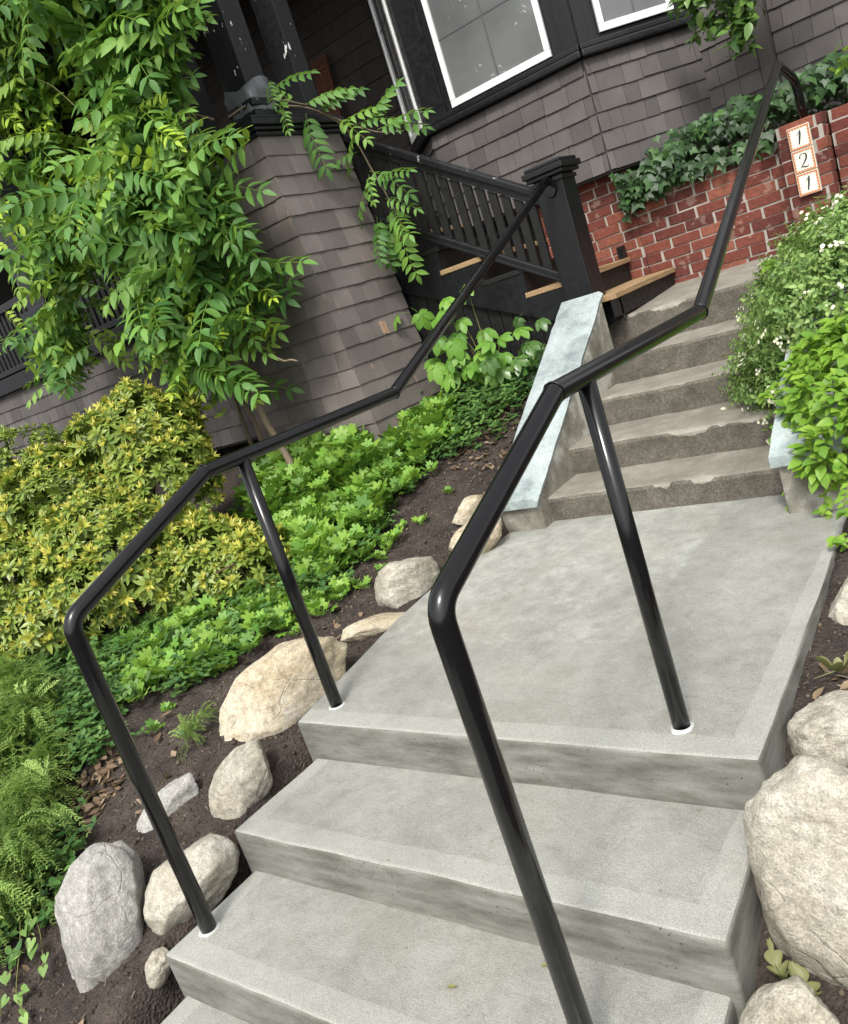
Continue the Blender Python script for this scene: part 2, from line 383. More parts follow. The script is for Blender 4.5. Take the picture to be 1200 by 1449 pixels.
def fillet(path, rad_, seg=5):
    out = [Vector(path[0])]
    for i in range(1, len(path) - 1):
        a, p, c = Vector(path[i - 1]), Vector(path[i]), Vector(path[i + 1]); r = rad_[i - 1] if isinstance(rad_, (list, tuple)) else rad_
        if r <= 0: out.append(p); continue
        p0 = p + (a - p).normalized() * r; p1 = p + (c - p).normalized() * r
        for k in range(seg + 1):
            t = k / seg; out.append(p0 * (1 - t) ** 2 + p * 2 * t * (1 - t) + p1 * t * t)
    out.append(Vector(path[-1])); return out
def spline(pts, n=8):
    P = [Vector(p) for p in pts]; P = [P[0]] + P + [P[-1]]; out = []
    for i in range(1, len(P) - 2):
        for k in range(n):
            t = k / n; a, b, c, d = P[i - 1], P[i], P[i + 1], P[i + 2]
            out.append(.5 * ((2 * b) + (c - a) * t + (2 * a - 5 * b + 4 * c - d) * t * t + (3 * b - a - 3 * c + d) * t ** 3))
    out.append(P[-2]); return out

# ------------------------------------------------------------------ ground
def G(x, y):
    z = float(np.interp(y, [-3, -1.4, -1.2, -.8, 0, 1, 1.75, 2.4, 3.1, 6], [-.64, -.62, -.56, -.40, -.12, -.02, .12, .33, .6, .8]))
    z += .05 * min(2.5, max(0, -x - .3))
    if x > 1.5:
        zr = float(np.interp(y, [-3, -1.4, -1.2, -.5, -.25, 0, .25, 1, 1.7, 2.4, 3.1], [-.64, -.62, -.56, -.42, -.33, -.20, -.075, -.035, .06, .33, .6])) + .12 * max(0, x - 1.75)
        z += (zr - z) * min(1, (x - 1.5) / .12)
    if -.1 < x < 1.62 and y > -1.1: z -= .35 * min(1, max(0, min((x + .1) / .1, (1.62 - x) / .1)))
    return z
def GN(x, y):
    v = Vector((x, y, 0))
    return G(x, y) + .022 * noise.noise(v * 2.3) + .012 * noise.noise(v * 8) + .007 * noise.noise(v * 27)
xs = np.concatenate([np.arange(-30, -6, 1.5), np.arange(-6, -1.5, .07), np.arange(-1.5, .15, .025), np.arange(.15, 1.6, .15), np.arange(1.6, 2.6, .03), np.arange(2.6, 6, .2), np.arange(6, 32, 2)])
ys = np.concatenate([np.arange(-30, -3, 1.5), np.arange(-3, -1.2, .1), np.arange(-1.2, 2.2, .028), np.arange(2.2, 4.4, .08), np.arange(4.4, 7, .4), np.arange(7, 32, 2)])
V = [(x, y, GN(x, y)) for y in ys for x in xs]; nx = len(xs)
Fc = [(j * nx + i, j * nx + i + 1, (j + 1) * nx + i + 1, (j + 1) * nx + i) for j in range(len(ys) - 1) for i in range(nx - 1)]
ground = mesh_obj('ground', V, Fc, 'soil', None, True); ground['kind'] = 'structure'
sw = prism('sidewalk', [(-14, -3.2), (14, -3.2), (14, -1.22), (-14, -1.22)], -.8, -.585, 'sidewalk', None, .01); sw['kind'] = 'structure'

# ------------------------------------------------------------------ lower concrete steps and landing
low = thing('concrete_steps', 'new pale grey concrete steps leading up to a broom finished landing slab', 'steps')
W = 1.672
def lowpart(name, poly, z0, z1, y0):
    xs_ = [p[0] for p in poly]
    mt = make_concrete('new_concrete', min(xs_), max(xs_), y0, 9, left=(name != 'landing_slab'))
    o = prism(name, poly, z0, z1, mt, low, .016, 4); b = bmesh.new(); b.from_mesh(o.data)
    for k in range(40):
        for co, no in (((-.2 + k * .05, 0, 0), (1, 0, 0)), ((0, -1.16 + k * .08, 0), (0, 1, 0))):
            bmesh.ops.bisect_plane(b, geom=list(b.verts) + list(b.edges) + list(b.faces), dist=1e-5, plane_co=co, plane_no=no)
    for v in b.verts:
        q = v.co; v.co = q + Vector((.0015 * noise.noise(q * 9), .003 * noise.noise(q * 5 + Vector((3, 0, 0))) + .0015 * noise.noise(q * 23), .0025 * noise.noise(q * 4 + Vector((0, 7, 0)))))
    b.to_mesh(o.data); b.free(); return o
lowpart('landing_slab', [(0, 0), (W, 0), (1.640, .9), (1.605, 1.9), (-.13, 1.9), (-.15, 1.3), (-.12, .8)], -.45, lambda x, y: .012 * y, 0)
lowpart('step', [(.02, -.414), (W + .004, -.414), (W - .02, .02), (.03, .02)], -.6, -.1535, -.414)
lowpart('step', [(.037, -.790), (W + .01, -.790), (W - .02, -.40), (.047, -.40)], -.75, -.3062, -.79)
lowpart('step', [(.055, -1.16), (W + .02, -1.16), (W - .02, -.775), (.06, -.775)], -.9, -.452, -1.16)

# ------------------------------------------------------------------ upper old steps
up = thing('concrete_stair', 'weathered older concrete steps with damp dark risers climbing to the brick planter', 'steps')
UY = [1.87, 2.22, 2.61, 3.00, 3.36]; UZ = [.155, .31, .47, .635, .835]
prev = .012
for i, (y0, z1) in enumerate(zip(UY, UZ)):
    y1 = UY[i + 1] + .06 if i < 4 else 4.34
    x0, x1 = (.10, 1.42) if i < 4 else (-.25, 1.5)
    b = bmesh.new(); nxs = 44
    prof = [(y0 + .012, prev - .05, 0.), (y0 + .010, prev, 0.), (y0 + .006, prev + (z1 - prev) * .5, .5), (y0, z1 - .022, .88), (y0 + .006, z1 - .006, .97), (y0 + .022, z1, 1.), (y0 + .15, z1 + .002, 1.), (y1, z1 + (.004 if i < 4 else .045), 1.), (y1, prev - .1, 0.)]
    lay = b.verts.layers.float.new('rh'); rows = []
    for k in range(nxs + 1):
        x = x0 + (x1 - x0) * k / nxs; row = []
        for q, (yy, zz, rh) in enumerate(prof):
            wob = .007 * noise.noise(Vector((x * 6, i * 7.3, q * .15))) + .003 * noise.noise(Vector((x * 25, i * 3.3, q)))
            v = b.verts.new((x, yy + wob, zz + wob * .6)); v[lay] = rh; row.append(v)
        rows.append(row)
    for k in range(nxs):
        for q in range(len(prof) - 1): b.faces.new((rows[k][q], rows[k + 1][q], rows[k + 1][q + 1], rows[k][q + 1]))
    b.faces.new(list(reversed(rows[0]))); b.faces.new(rows[-1])
    bmesh.ops.recalc_face_normals(b, faces=b.faces)
    bm_obj('step', b, 'old', up)
    prev = z1

# wing walls
def wing(name, label, x0, x1, ya, yb, za, zb, group):
    t = thing(name, label, 'wing wall', group=group)
    zz = lambda x, y: za - .045 + (zb - za) * (y - ya) / (yb - ya)
    b = prism('wall', [(x0 + .02, ya + .01), (x1, ya + .01), (x1 + .005, yb - .01), (x0 + .02, yb - .01)], -.3, zz, 'wingwall', t, .015)
    c = bmesh.new(); n = 26
    th = .045; lo, hi = [], []
    rows = []
    for k in range(n + 1):
        y = ya - .015 + (yb + .01 - ya + .015) * k / n; z = za + (zb - za) * (y - ya) / (yb - ya)
        e = .006 * noise.noise(Vector((k * .9, x0 * 5, 1))); e2 = .006 * noise.noise(Vector((k * .9, x0 * 5, 9)))
        rows.append([c.verts.new(v) for v in ((x0 + e, y, z), (x1 - .012 + e2, y, z), (x1 + .012 + e2 * 1.5, y, z - .02), (x1 + .004 + e2, y, z - th), (x0 + e, y, z - th))])
    for k in range(n):
        for q in range(5): c.faces.new((rows[k][q], rows[k][(q + 1) % 5], rows[k + 1][(q + 1) % 5], rows[k + 1][q]))
    c.faces.new(rows[0]); c.faces.new(list(reversed(rows[-1])))
    bmesh.ops.recalc_face_normals(c, faces=c.faces)
    bm_obj('coping', c, 'bluestone', t)
    return t
m = NT('wing_wall_concrete'); g = m.coord(); a = m.noise(g, 5, 5, .6); f_ = m.noise(g, 150, 3, .7)
cc = m.ramp(a, (.35, (.13, .12, .095)), (.5, (.24, .23, .195)), (.58, (.40, .39, .35)))
MAT['wingwall'] = m.done(m.mix(.6, cc, m.ramp(f_, (.3, .3), (.7, .7)), 'OVERLAY'), .9, m.bump(m.math('ADD', a, f_), .5, .008), .2)
wing('stair_wing_wall', 'sloping stair cheek wall capped with pale bluestone below the black newel', -.115, .155, 1.765, 3.13, .205, 1.03, None)
wing('stair_wing_wall', 'short bluestone capped cheek wall half hidden under the leafy bush', 1.36, 1.62, 1.63, 3.1, .285, 1.05, None)

# ------------------------------------------------------------------ handrails
def handrail(label, x, foot_front, path_tail, ends):
    t = thing('handrail', label, 'handrail', group='black pipe handrails of the steps')
    RR = .0255
    path = [(x, -.664, -.306), (x, -.664, .76), (x, -.047, .99), (x, 1.008, .975)] + path_tail
    tube('rail', fillet(path, [.045, .012, .012] + ends, 6), RR, 'rail', t, 24)
    tube('post', [(x, .117, .0), (x, .117, .975)], RR * .94, 'rail', t, 24)
    def weld(p, axis, rr=.0258):
        b = bmesh.new(); a = Vector(axis).normalized(); u = a.orthogonal().normalized(); w_ = a.cross(u); n, k = 28, 6; rows = []
        for i in range(n):
            t_ = 2 * math.pi * i / n; q = u * math.cos(t_) + w_ * math.sin(t_); mr = .0022 + .0007 * math.sin(i * 2.1)
            rows.append([b.verts.new(Vector(p) + q * (rr + mr * math.cos(j * 2 * math.pi / k)) + a * mr * math.sin(j * 2 * math.pi / k)) for j in range(k)])
        for i in range(n):
            for j in range(k): b.faces.new((rows[i][j], rows[(i + 1) % n][j], rows[(i + 1) % n][(j + 1) % k], rows[i][(j + 1) % k]))
        bm_obj('weld', b, 'rail', t, True)
    Pv = [Vector(q) for q in path]
    for i in (2, 3): weld(Pv[i], (Pv[i + 1] - Pv[i]).normalized() + (Pv[i] - Pv[i - 1]).normalized(), .0262)
    for (yy, zz) in ((-.664, -.306), (.117, .0014)):
        V, Fc = [], []; n = 30
        for k in range(n):
            a = 2 * math.pi * k / n; o = 1 + .2 * noise.noise(Vector((math.cos(a) * 1.5, math.sin(a) * 1.5, x * 7 + yy)))
            for rr, h in ((.0245, .006), (.0295 * o, .004), (.0345 * o, -.002)):
                V.append((x + rr * math.cos(a), yy + rr * math.sin(a), zz + h))
        for k in range(n):
            for q in range(2): Fc.append((k * 3 + q, k * 3 + q + 1, (k + 1) % n * 3 + q + 1, (k + 1) % n * 3 + q))
        mesh_obj('sealant_ring', V, Fc, 'caulk', t, True)
    return t
hl = handrail('black pipe handrail running from the bottom step to the wooden newel post', .113, None, [(-.01, 3.16, 1.755)], [])
bk = bmesh.new(); bmesh.ops.create_cone(bk, cap_ends=True, segments=20, radius1=.045, radius2=.04, depth=.012)
bk.transform(Matrix.Translation((-.01, 3.19, 1.72)) @ Matrix.Rotation(rad(90), 4, 'X') @ Matrix.Scale(1.5, 4, (0, 1, 0)))
bm_obj('bracket', bk, 'rail', hl)
handrail('black pipe handrail that bends down onto the brick pier with the house number', 1.44, None, [(1.19, 4.0, 1.945), (1.215, 4.24, 1.86), (1.225, 4.27, 1.60)], [.04, .06])

# ------------------------------------------------------------------ shingled walls
UNIT = {}
def unit_shingle():
    # unit width x, thickness y (towards -y), height z: bottom butt thick, top thin
    V = [(0, 0, 0), (1, 0, 0), (1, 0, 1), (0, 0, 1), (0, -1, 0), (1, -1, 0), (1, -.15, 1), (0, -.15, 1)]
    return V, [(4, 5, 6, 7), (0, 4, 7, 3), (1, 2, 6, 5), (0, 1, 5, 4), (3, 7, 6, 2), (0, 3, 2, 1)]
def shingle_mesh(mat):
    if mat not in UNIT:
        V, Fc = unit_shingle(); me = bpy.data.meshes.new('shingle'); me.from_pydata(V, [], Fc); me.materials.append(MAT[mat]); UNIT[mat] = me
    return UNIT[mat]
def shingle_wall(name, parent, p0, ang, length, z0, z1, expo, mat, wmin=.09, wmax=.2, seed=1, butt=.014, back=True):
    """vertical wall from p0 (x,y) along direction ang; outside is to the right of... -normal side"""
    rnd = random.Random(seed); d = Vector((math.cos(ang), math.sin(ang), 0)); nrm = Vector((d.y, -d.x, 0))
    p0 = Vector((p0[0], p0[1], 0))
    if back:
        a, b_ = p0, p0 + d * length; q = -nrm * .1
        poly = [(a.x, a.y), (b_.x, b_.y), ((b_ + q).x, (b_ + q).y), ((a + q).x, (a + q).y)]
        wl = prism(name, poly, z0 - .02, z1 + .02, 'backing', parent, 0)
    else:
        wl = parent
    rows = int(math.ceil((z1 - z0) / expo)); n = 0
    for r in range(rows):
        zb = z0 + r * expo; hgt = min(expo + .025, z1 - zb)
        if hgt < .02: continue
        s = -rnd.random() * wmax
        while s < length - .01:
            wd = rnd.uniform(wmin, wmax); a0, a1 = max(0, s), min(length, s + wd); s += wd
            if a1 - a0 < .015: continue
            o = bpy.data.objects.new('shingle', shingle_mesh(mat)); link(o, wl)
            pos = p0 + d * (a0 + .0012); pos.z = zb + rnd.uniform(-.003, .003)
            m4 = Matrix((d, -nrm, Vector((0, 0, 1)))).transposed().to_4x4()
            m4 = m4 @ Matrix.Rotation(rnd.uniform(-.006, .006), 4, 'Y') @ Matrix.Diagonal((a1 - a0 - .0028, butt * rnd.uniform(.85, 1.2), hgt, 1))
            m4.translation = pos + nrm * .001
            o.matrix_world = m4
    return wl

house = thing('house', 'dark brown shingled house with black trimmed bay window over a brick base', 'house')
E = .128
b45 = math.pi / 4
BX0, BX1, BY = -1.35, -.02, 4.2
shingle_wall('bay_wall', house, (BX0, BY), 0, BX1 - BX0, 1.765, 2.50, E, 'sh_bay', seed=3)
L2 = .83
shingle_wall('bay_wall', house, (BX1, BY), b45, L2, 1.765, 2.50, E, 'sh_bay', seed=5)
ex, ey = BX1 + L2 * math.cos(b45), BY + L2 * math.sin(b45)
shingle_wall('main_wall', house, (ex, ey), 0, .36, 1.3, 3.3, E, 'sh_bay', seed=8)
box('corner_board', ex + .362, ex + .45, ey - .03, ey + .1, 1.2, 3.4, 'cornerboard' if 'cornerboard' in MAT else 'sh_bay', house, .004)
shingle_wall('main_wall', house, (ex + .455, ey + .06), 0, 2.2, 1.3, 3.3, E * 1.06, 'sh_bay', seed=9, wmin=.1, wmax=.24)
shingle_wall('bay_wall', house, (BX0 - L2 * .7071, BY + L2 * .7071), -b45, L2, 1.9, 2.50, E, 'sh_bay', seed=6)
# upper part of the bay: black panels, trim and windows
def facet(p0, ang, length, wx0, wx1, seed, zsill=2.61, ztop=4.15):
    d = Vector((math.cos(ang), math.sin(ang), 0)); n = Vector((d.y, -d.x, 0)); p0 = Vector((p0[0], p0[1], 0))
    def bx(name, s0, s1, o0, o1, z0, z1, mat, par, bev=.003):
        b = box_bm(s0, s1, -o1, -o0, z0, z1, bev)
        m4 = Matrix((d, -n, Vector((0, 0, 1)))).transposed().to_4x4(); m4.translation = p0
        b.transform(m4); return bm_obj(name, b, mat, par)
    bx('bay_panel', 0.002, length - .002, -.08, .0, 2.505, 4.6, 'black', house)
    bx('sill_band', -.012, length + .012, .0, .055, 2.51, 2.56, 'black', house, .012)
    bx('sill_band', -.006, length + .006, .0, .034, 2.562, 2.60, 'black', house, .008)
    wn = bx('window', wx0, wx1, .002, .012, zsill, ztop, 'muntin', house, 0)
    fw = .042
    bx('frame', wx0, wx1, .013, .034, zsill, zsill + fw * 1.2, 'white', wn); bx('frame', wx0, wx1, .013, .034, ztop - fw, ztop, 'white', wn)
    bx('frame', wx0, wx0 + fw, .013, .034, zsill + fw * 1.2 + .001, ztop - fw - .001, 'white', wn); bx('frame', wx1 - fw, wx1, .013, .034, zsill + fw * 1.2 + .001, ztop - fw - .001, 'white', wn)
    ga, gb, za, zb = wx0 + fw + .001, wx1 - fw - .001, zsill + fw * 1.2 + .001, ztop - fw - .001
    bx('pane', ga, gb, .0125, .018, za, zb, 'glass', wn, 0)
    bx('muntin', (ga + gb) / 2 - .006, (ga + gb) / 2 + .006, .0185, .022, za, zb, 'muntin', wn, 0)
    for zz in (za + .42, za + .84): bx('muntin', ga, gb, .0185, .021, zz - .006, zz + .006, 'muntin', wn, 0)
    # vertical casing boards beside the window
    for s0, s1 in ((.004, wx0 - .075), (wx1 + .075, length - .004)):
        if s1 - s0 > .02: bx('casing_board', s0, s1, .001, .014, 2.602, 4.5, 'black', house)
facet((BX0, BY), 0, BX1 - BX0, .27, 1.135, 1)
facet((BX1, BY), b45, L2, .155, .70, 2, 2.63)
facet((BX0 - L2 * .7071, BY + L2 * .7071), -b45, L2, .16, .70, 3)
box('bay_soffit', -2.0, .6, 4.24, 5.2, 4.6, 4.7, 'black', house)
# brick foundation under the bay belongs to the house
def brick_mesh():
    if 'brick' in UNIT: return UNIT['brick']
    out = []
    for k in range(4):
        rr = random.Random(40 + k); b = box_bm(0, 1, 0, 1, 0, 1, 0)
        bmesh.ops.bevel(b, geom=list(b.edges), offset=.035, segments=1, affect='EDGES')
        for v in b.verts: v.co += Vector((rr.uniform(-.012, .012), rr.uniform(-.03, .03), rr.uniform(-.03, .03)))
        me = bpy.data.meshes.new('brick'); b.to_mesh(me); b.free(); me.materials.append(MAT['brick']); out.append(me)
    UNIT['brick'] = out; return out
def brick_wall(parent, p0, ang, length, z0, z1, depth, seed, course=.0715, blen=.212, mortar='mortar_bed', rowlock=False):
    rnd = random.Random(seed); d = Vector((math.cos(ang), math.sin(ang), 0)); n = Vector((d.y, -d.x, 0)); p0 = Vector((p0[0], p0[1], 0))
    a, b_ = p0 - n * .007, p0 + d * length - n * .007
    poly = [(a.x, a.y), (b_.x, b_.y), ((b_ - n * depth).x, (b_ - n * depth).y), ((a - n * depth).x, (a - n * depth).y)]
    core = prism(mortar, poly, z0 - .02, z1 - .006, 'mortar', parent, 0)
    rows = int(round((z1 - z0) / course)); mm = brick_mesh()
    for r in range(rows):
        z = z0 + r * course
        top = rowlock and r == rows - 1
        s = -((r % 2) * .5 + rnd.uniform(-.08, .08)) * blen
        while s < length - .01:
            L = (blen if rnd.random() > .17 else blen * .55) * rnd.uniform(.93, 1.06)
            if top: L = .108
            a0, a1 = max(0, s), min(length, s + L); s += L
            if a1 - a0 < .03: continue
            o = bpy.data.objects.new('brick', rnd.choice(mm)); link(o, parent)
            m4 = Matrix((d, -n, Vector((0, 0, 1)))).transposed().to_4x4() @ Matrix.Rotation(rnd.uniform(-.012, .012), 4, 'Y') @ Matrix.Diagonal((a1 - a0 - (rnd.uniform(.011, .019) if a1 < length - 1e-6 else .004), .09, course - rnd.uniform(.007, .012), 1))
            pos = p0 + d * (a0 + (.005 if a0 > 0 else 0)) + n * rnd.uniform(-.003, .004); pos.z = z + .005 + rnd.uniform(-.0015, .0015)
            m4.translation = pos; o.matrix_world = m4
    return core
prism('foundation_wall', [(-1.2, 4.45), (-.1, 4.45), (.42, 4.93), (3.2, 4.98), (3.2, 5.3), (-1.9, 5.3), (-1.9, 5.1)], .3, 1.80, 'backing', house, 0)
found = brick_wall(house, (-.75, 4.3), 0, .78, .84, 1.77, .15, 21, mortar='foundation_mortar')

# ------------------------------------------------------------------ brick planter with pier
planter = thing('brick_planter', 'red brick planter wall with pale mortar joints and a taller pier', 'planter')
brick_wall(planter, (.035, 4.3), 0, 1.03, .84, 1.555, .12, 31, rowlock=True)
brick_wall(planter, (1.06, 4.2), 0, .26, .84, 1.628, .2, 32)
brick_wall(planter, (1.325, 4.21), math.pi / 2, .2, .84, 1.628, .12, 33)
brick_wall(planter, (1.34, 4.33), 0, 1.5, .84, 1.628, .12, 34)
prism('planter_soil', [(.05, 4.41), (2.8, 4.46), (2.8, 4.84), (.6, 4.76), (.05, 4.44)], 1.2, 1.5, 'soil', planter, 0)

# house number: three tiles
num = thing('house_number', 'three cream glazed tiles reading 1 2 1 with terracotta borders on brick pier', 'house number')
def stroke(pts, wds, y0, y1, name, parent):
    V, Fc = [], []
    for i, (px_, pz_) in enumerate(pts):
        a = pts[max(0, i - 1)]; b_ = pts[min(len(pts) - 1, i + 1)]; t = Vector((b_[0] - a[0], b_[1] - a[1])).normalized(); nn = Vector((-t.y, t.x)) * wds[i] / 2
        for yy in (y0, y1):
            V.append((px_ + nn.x, yy, pz_ + nn.y)); V.append((px_ - nn.x, yy, pz_ - nn.y))
    for i in range(len(pts) - 1):
        a, c = i * 4, i * 4 + 4
        Fc += [(a + 2, a + 3, c + 3, c + 2), (a, c, c + 1, a + 1), (a, a + 2, c + 2, c), (a + 1, c + 1, c + 3, a + 3)]
    Fc += [(0, 1, 3, 2), (len(V) - 4, len(V) - 2, len(V) - 1, len(V) - 3)]
    mesh_obj(name, V, Fc, 'ink', parent)
TX, TW, TH = 1.128, .128, .1345
for k, ch in enumerate('121'):
    zt = 1.592 - k * (TH + .003)
    tl = box('tile', TX, TX + TW, 4.168, 4.1965, zt - TH, zt, 'tile', num, .003)
    # scalloped border ring
    V, Fc = [], []; n = 96; cx_, cz_ = TX + TW / 2, zt - TH / 2
    for i in range(n):
        t = 4 * i / n; sd_ = int(t); f = t - sd_
        q = [(-1 + 2 * f, 1), (1, 1 - 2 * f), (1 - 2 * f, -1), (-1, -1 + 2 * f)][sd_]
        o = (cx_ + q[0] * (TW / 2 - .003), cz_ + q[1] * (TH / 2 - .003))
        ins = .014 + .0045 * math.sin(i * 2 * math.pi / 4.0) + .002 * noise.noise(Vector((i * .7, k, 0)))
        ii = (cx_ + q[0] * (TW / 2 - ins), cz_ + q[1] * (TH / 2 - ins))
        V += [(o[0], 4.1668, o[1]), (ii[0], 4.1668, ii[1]), (o[0], 4.1685, o[1]), (ii[0], 4.1685, ii[1])]
    for i in range(n):
        a, c = i * 4, (i + 1) % n * 4; Fc += [(a, a + 1, c + 1, c), (a + 1, a + 3, c + 3, c + 1), (a, c, c + 2, a + 2)]
    mesh_obj('border', V, Fc, 'tile_border', tl)
    if ch == '1':
        pts = [(-.011, .010), (-.002, .020), (.0075, .034), (.005, .015), (.0, -.008), (-.006, -.032)]; wd = [.002, .003, .0085, .0095, .0085, .006]
        stroke([(cx_ + a * 1.25, cz_ + b_ * 1.25) for a, b_ in pts], [q * 1.25 for q in wd], 4.1684, 4.1670, 'numeral', tl)
    else:
        pts = [(-.015, .012), (-.017, .018), (-.012, .029), (.0, .034), (.011, .030), (.015, .019), (.011, .006), (.0, -.010), (-.012, -.023), (-.017, -.030), (-.009, -.028), (.002, -.031), (.012, -.033), (.018, -.026)]
        wd = [.006, .0065, .004, .0035, .006, .0085, .0085, .0065, .0045, .003, .005, .007, .005, .0025]
        stroke([(cx_ + a * 1.25, cz_ + b_ * 1.25) for a, b_ in pts], [q * 1.25 for q in wd], 4.1684, 4.1670, 'numeral', tl)

# ------------------------------------------------------------------ wooden stairs with balustrade
ws = thing('wooden_stairs', 'black wooden porch stairs with raw treads, square newel and slatted balustrade', 'stairs')
SY0, SY1 = 3.30, 4.285
zprev = .85
for k in range(6):
    xf = .20 - .30 * k; z = .995 + .163 * k
    y0 = SY0 + .005 if k else 3.19
    box('tread', xf - .325, xf + .022, y0 - (.03 if k else 0), SY1, z - .034, z, 'black_wood' if k in (2, 4) else 'new_wood', ws, .004)
    box('riser', xf - .024, xf, y0 + .006, SY1 - .004, zprev - .0, z - .0355, 'black_wood', ws, .002)
    zprev = z
# closed stringer: saw-tooth board
pts = [(.19, .84)]
V2 = []
top_pts = []
for k in range(6):
    xf = .20 - .30 * k; z = .995 + .163 * k - .036
    top_pts += [(xf, z), (xf - .30, z)]
bot = [(-1.6, 1.52), (.02, .80)]
poly = [(.20, .83)] + top_pts + bot
b = bmesh.new()
fr = [b.verts.new((x, SY0 - .02, z)) for x, z in poly]; bkv = [b.verts.new((x, SY0 + .003, z)) for x, z in poly]
b.faces.new(fr); b.faces.new(list(reversed(bkv)))
for i in range(len(poly)): b.faces.new((fr[i], bkv[i], bkv[(i + 1) % len(poly)], fr[(i + 1) % len(poly)]))
bmesh.ops.recalc_face_normals(b, faces=b.faces); bmesh.ops.triangulate(b, faces=b.faces)
bm_obj('stringer', b, 'black', ws)
# vertical skirt boards below the stringer
x = -1.52
while x < -.06:
    zt = 1.52 + (.80 - 1.52) * (x + 1.6) / 1.62 + .02
    box('skirt_board', x, x + .088, SY0 + .012, SY0 + .03, .35, zt, 'black_wood', ws, .004); x += .094
box('skirt_backing', -1.55, -.05, SY0 + .05, SY0 + .06, .3, .85, 'backing', ws, 0)
# newel
nw = box('newel_post', -.115, .075, 3.20, 3.39, .80, 1.775, 'black', ws, .006)
b = bmesh.new()
for (o, z0, z1) in ((.012, 1.74, 1.765), (.03, 1.776, 1.80), (.045, 1.802, 1.838), (.028, 1.840, 1.862)):
    bb = box_bm(-.115 - o, .075 + o, 3.20 - o, 3.39 + o, z0, z1, .006)
    me = bpy.data.meshes.new('t'); bb.to_mesh(me); bb.free(); b.from_mesh(me); bpy.data.meshes.remove(me)
bm_obj('cap', b, 'black', nw)
RY = 3.295
tr_ = lambda x: 1.70 + .645 * (-.12 - x)
br_ = lambda x: 1.165 + .615 * (-.10 - x)
tp = beam('top_rail', (-.118, RY, tr_(-.118)), (-1.62, RY, tr_(-1.62)), .085, .045, 'black_peel', ws, bev=.008)
beam('top_rail_molding', (-.118, RY, tr_(-.118) - .048), (-1.62, RY, tr_(-1.62) - .048), .05, .045, 'black', ws)
beam('bottom_rail', (-.118, RY, br_(-.118)), (-1.62, RY, br_(-1.62)), .05, .045, 'black', ws, bev=.01)
beam('bottom_rail_molding', (-.118, RY, br_(-.118) - .028), (-1.62, RY, br_(-1.62) - .028), .065, .018, 'black', ws)
x = -.185
while x > -1.6:
    x0, x1 = x - .056, x
    V = []
    for yy in (RY - .011, RY + .011):
        V += [(x0, yy, br_(x0) + .027), (x1, yy, br_(x1) + .027), (x1, yy, tr_(x1) - .085), (x0, yy, tr_(x0) - .085)]
    mesh_obj('baluster', V, [(0, 1, 2, 3), (7, 6, 5, 4), (0, 4, 5, 1), (1, 5, 6, 2), (2, 6, 7, 3), (3, 7, 4, 0)], 'black_wood', ws)
    x -= .083
# low far newel stub by the brick
box('far_rail_post', -.14, -.09, 4.23, 4.28, 1.16, 1.25, 'black', ws, .004)

# ------------------------------------------------------------------ porch: shingled column, posts, skirt, balustrade
porch = thing('porch', 'shaded front porch with black posts and tapered shingled corner column', 'porch')
def quad_shingles(parent, BL, BR, TR_, TL, expo, mat, seed, wmin=.075, wmax=.15, butt=.013):
    """shingles over a planar quad given by its four corners (outside view, counter-clockwise)"""
    rnd = random.Random(seed); BL, BR, TR_, TL = map(Vector, (BL, BR, TR_, TL))
    n = (BR - BL).cross(TL - BL).normalized(); H = ((TL + TR_) / 2 - (BL + BR) / 2).length; rows = int(round(H / expo))
    P = lambda u, v: (BL * (1 - u) + BR * u) * (1 - v) + (TL * (1 - u) + TR_ * u) * v
    for r in range(rows):
        v0 = r / rows; v1 = min(1, (r + 1.18) / rows); Lr = (P(1, v0) - P(0, v0)).length; s = -rnd.random() * wmin
        cuts = [0.]
        s = rnd.uniform(.05, wmax)
        while s < Lr - .045: cuts.append(s / Lr); s += rnd.uniform(wmin, wmax)
        cuts.append(1.)
        for a, c in zip(cuts[:-1], cuts[1:]):
            g0 = .0012 / Lr; a += g0 if a else -.008; c -= g0 if c < 1 else -.008
            j = rnd.uniform(-.004, .004) / H; bt = butt * rnd.uniform(.85, 1.2)
            q = [P(a, v0 + j), P(c, v0 + j), P(c, v1), P(a, v1)]
            V = q + [q[0] + n * bt, q[1] + n * bt, q[2] + n * .003, q[3] + n * .003]
            mesh_obj('shingle', V, [(4, 5, 6, 7), (0, 4, 7, 3), (1, 2, 6, 5), (0, 1, 5, 4), (3, 7, 6, 2)], mat, parent)
CZ0, CZ1 = .42, 2.60
def colx(z): return -1.24 - .235 * min(1, max(0, (z - CZ0) / (CZ1 - CZ0)))
c_b = [(-2.45, 2.41), (-1.27, 2.41), (-1.27, 3.20), (-2.45, 3.20)]
c_t = [(-2.25, 2.44), (-1.47, 2.44), (-1.47, 3.235), (-2.25, 3.235)]
V = [(x, y, CZ0) for x, y in c_b] + [(x, y, CZ1) for x, y in c_t]
col = mesh_obj('column', V, [(0, 1, 5, 4), (1, 2, 6, 5), (2, 3, 7, 6), (3, 0, 4, 7), (4, 5, 6, 7), (3, 2, 1, 0)], 'backing', porch)
quad_shingles(col, V[1], V[2], V[6], V[5], .128, 'sh_col', 51, .11, .2)
quad_shingles(col, V[0], V[1], V[5], V[4], .128, 'sh_col', 52, .11, .2)
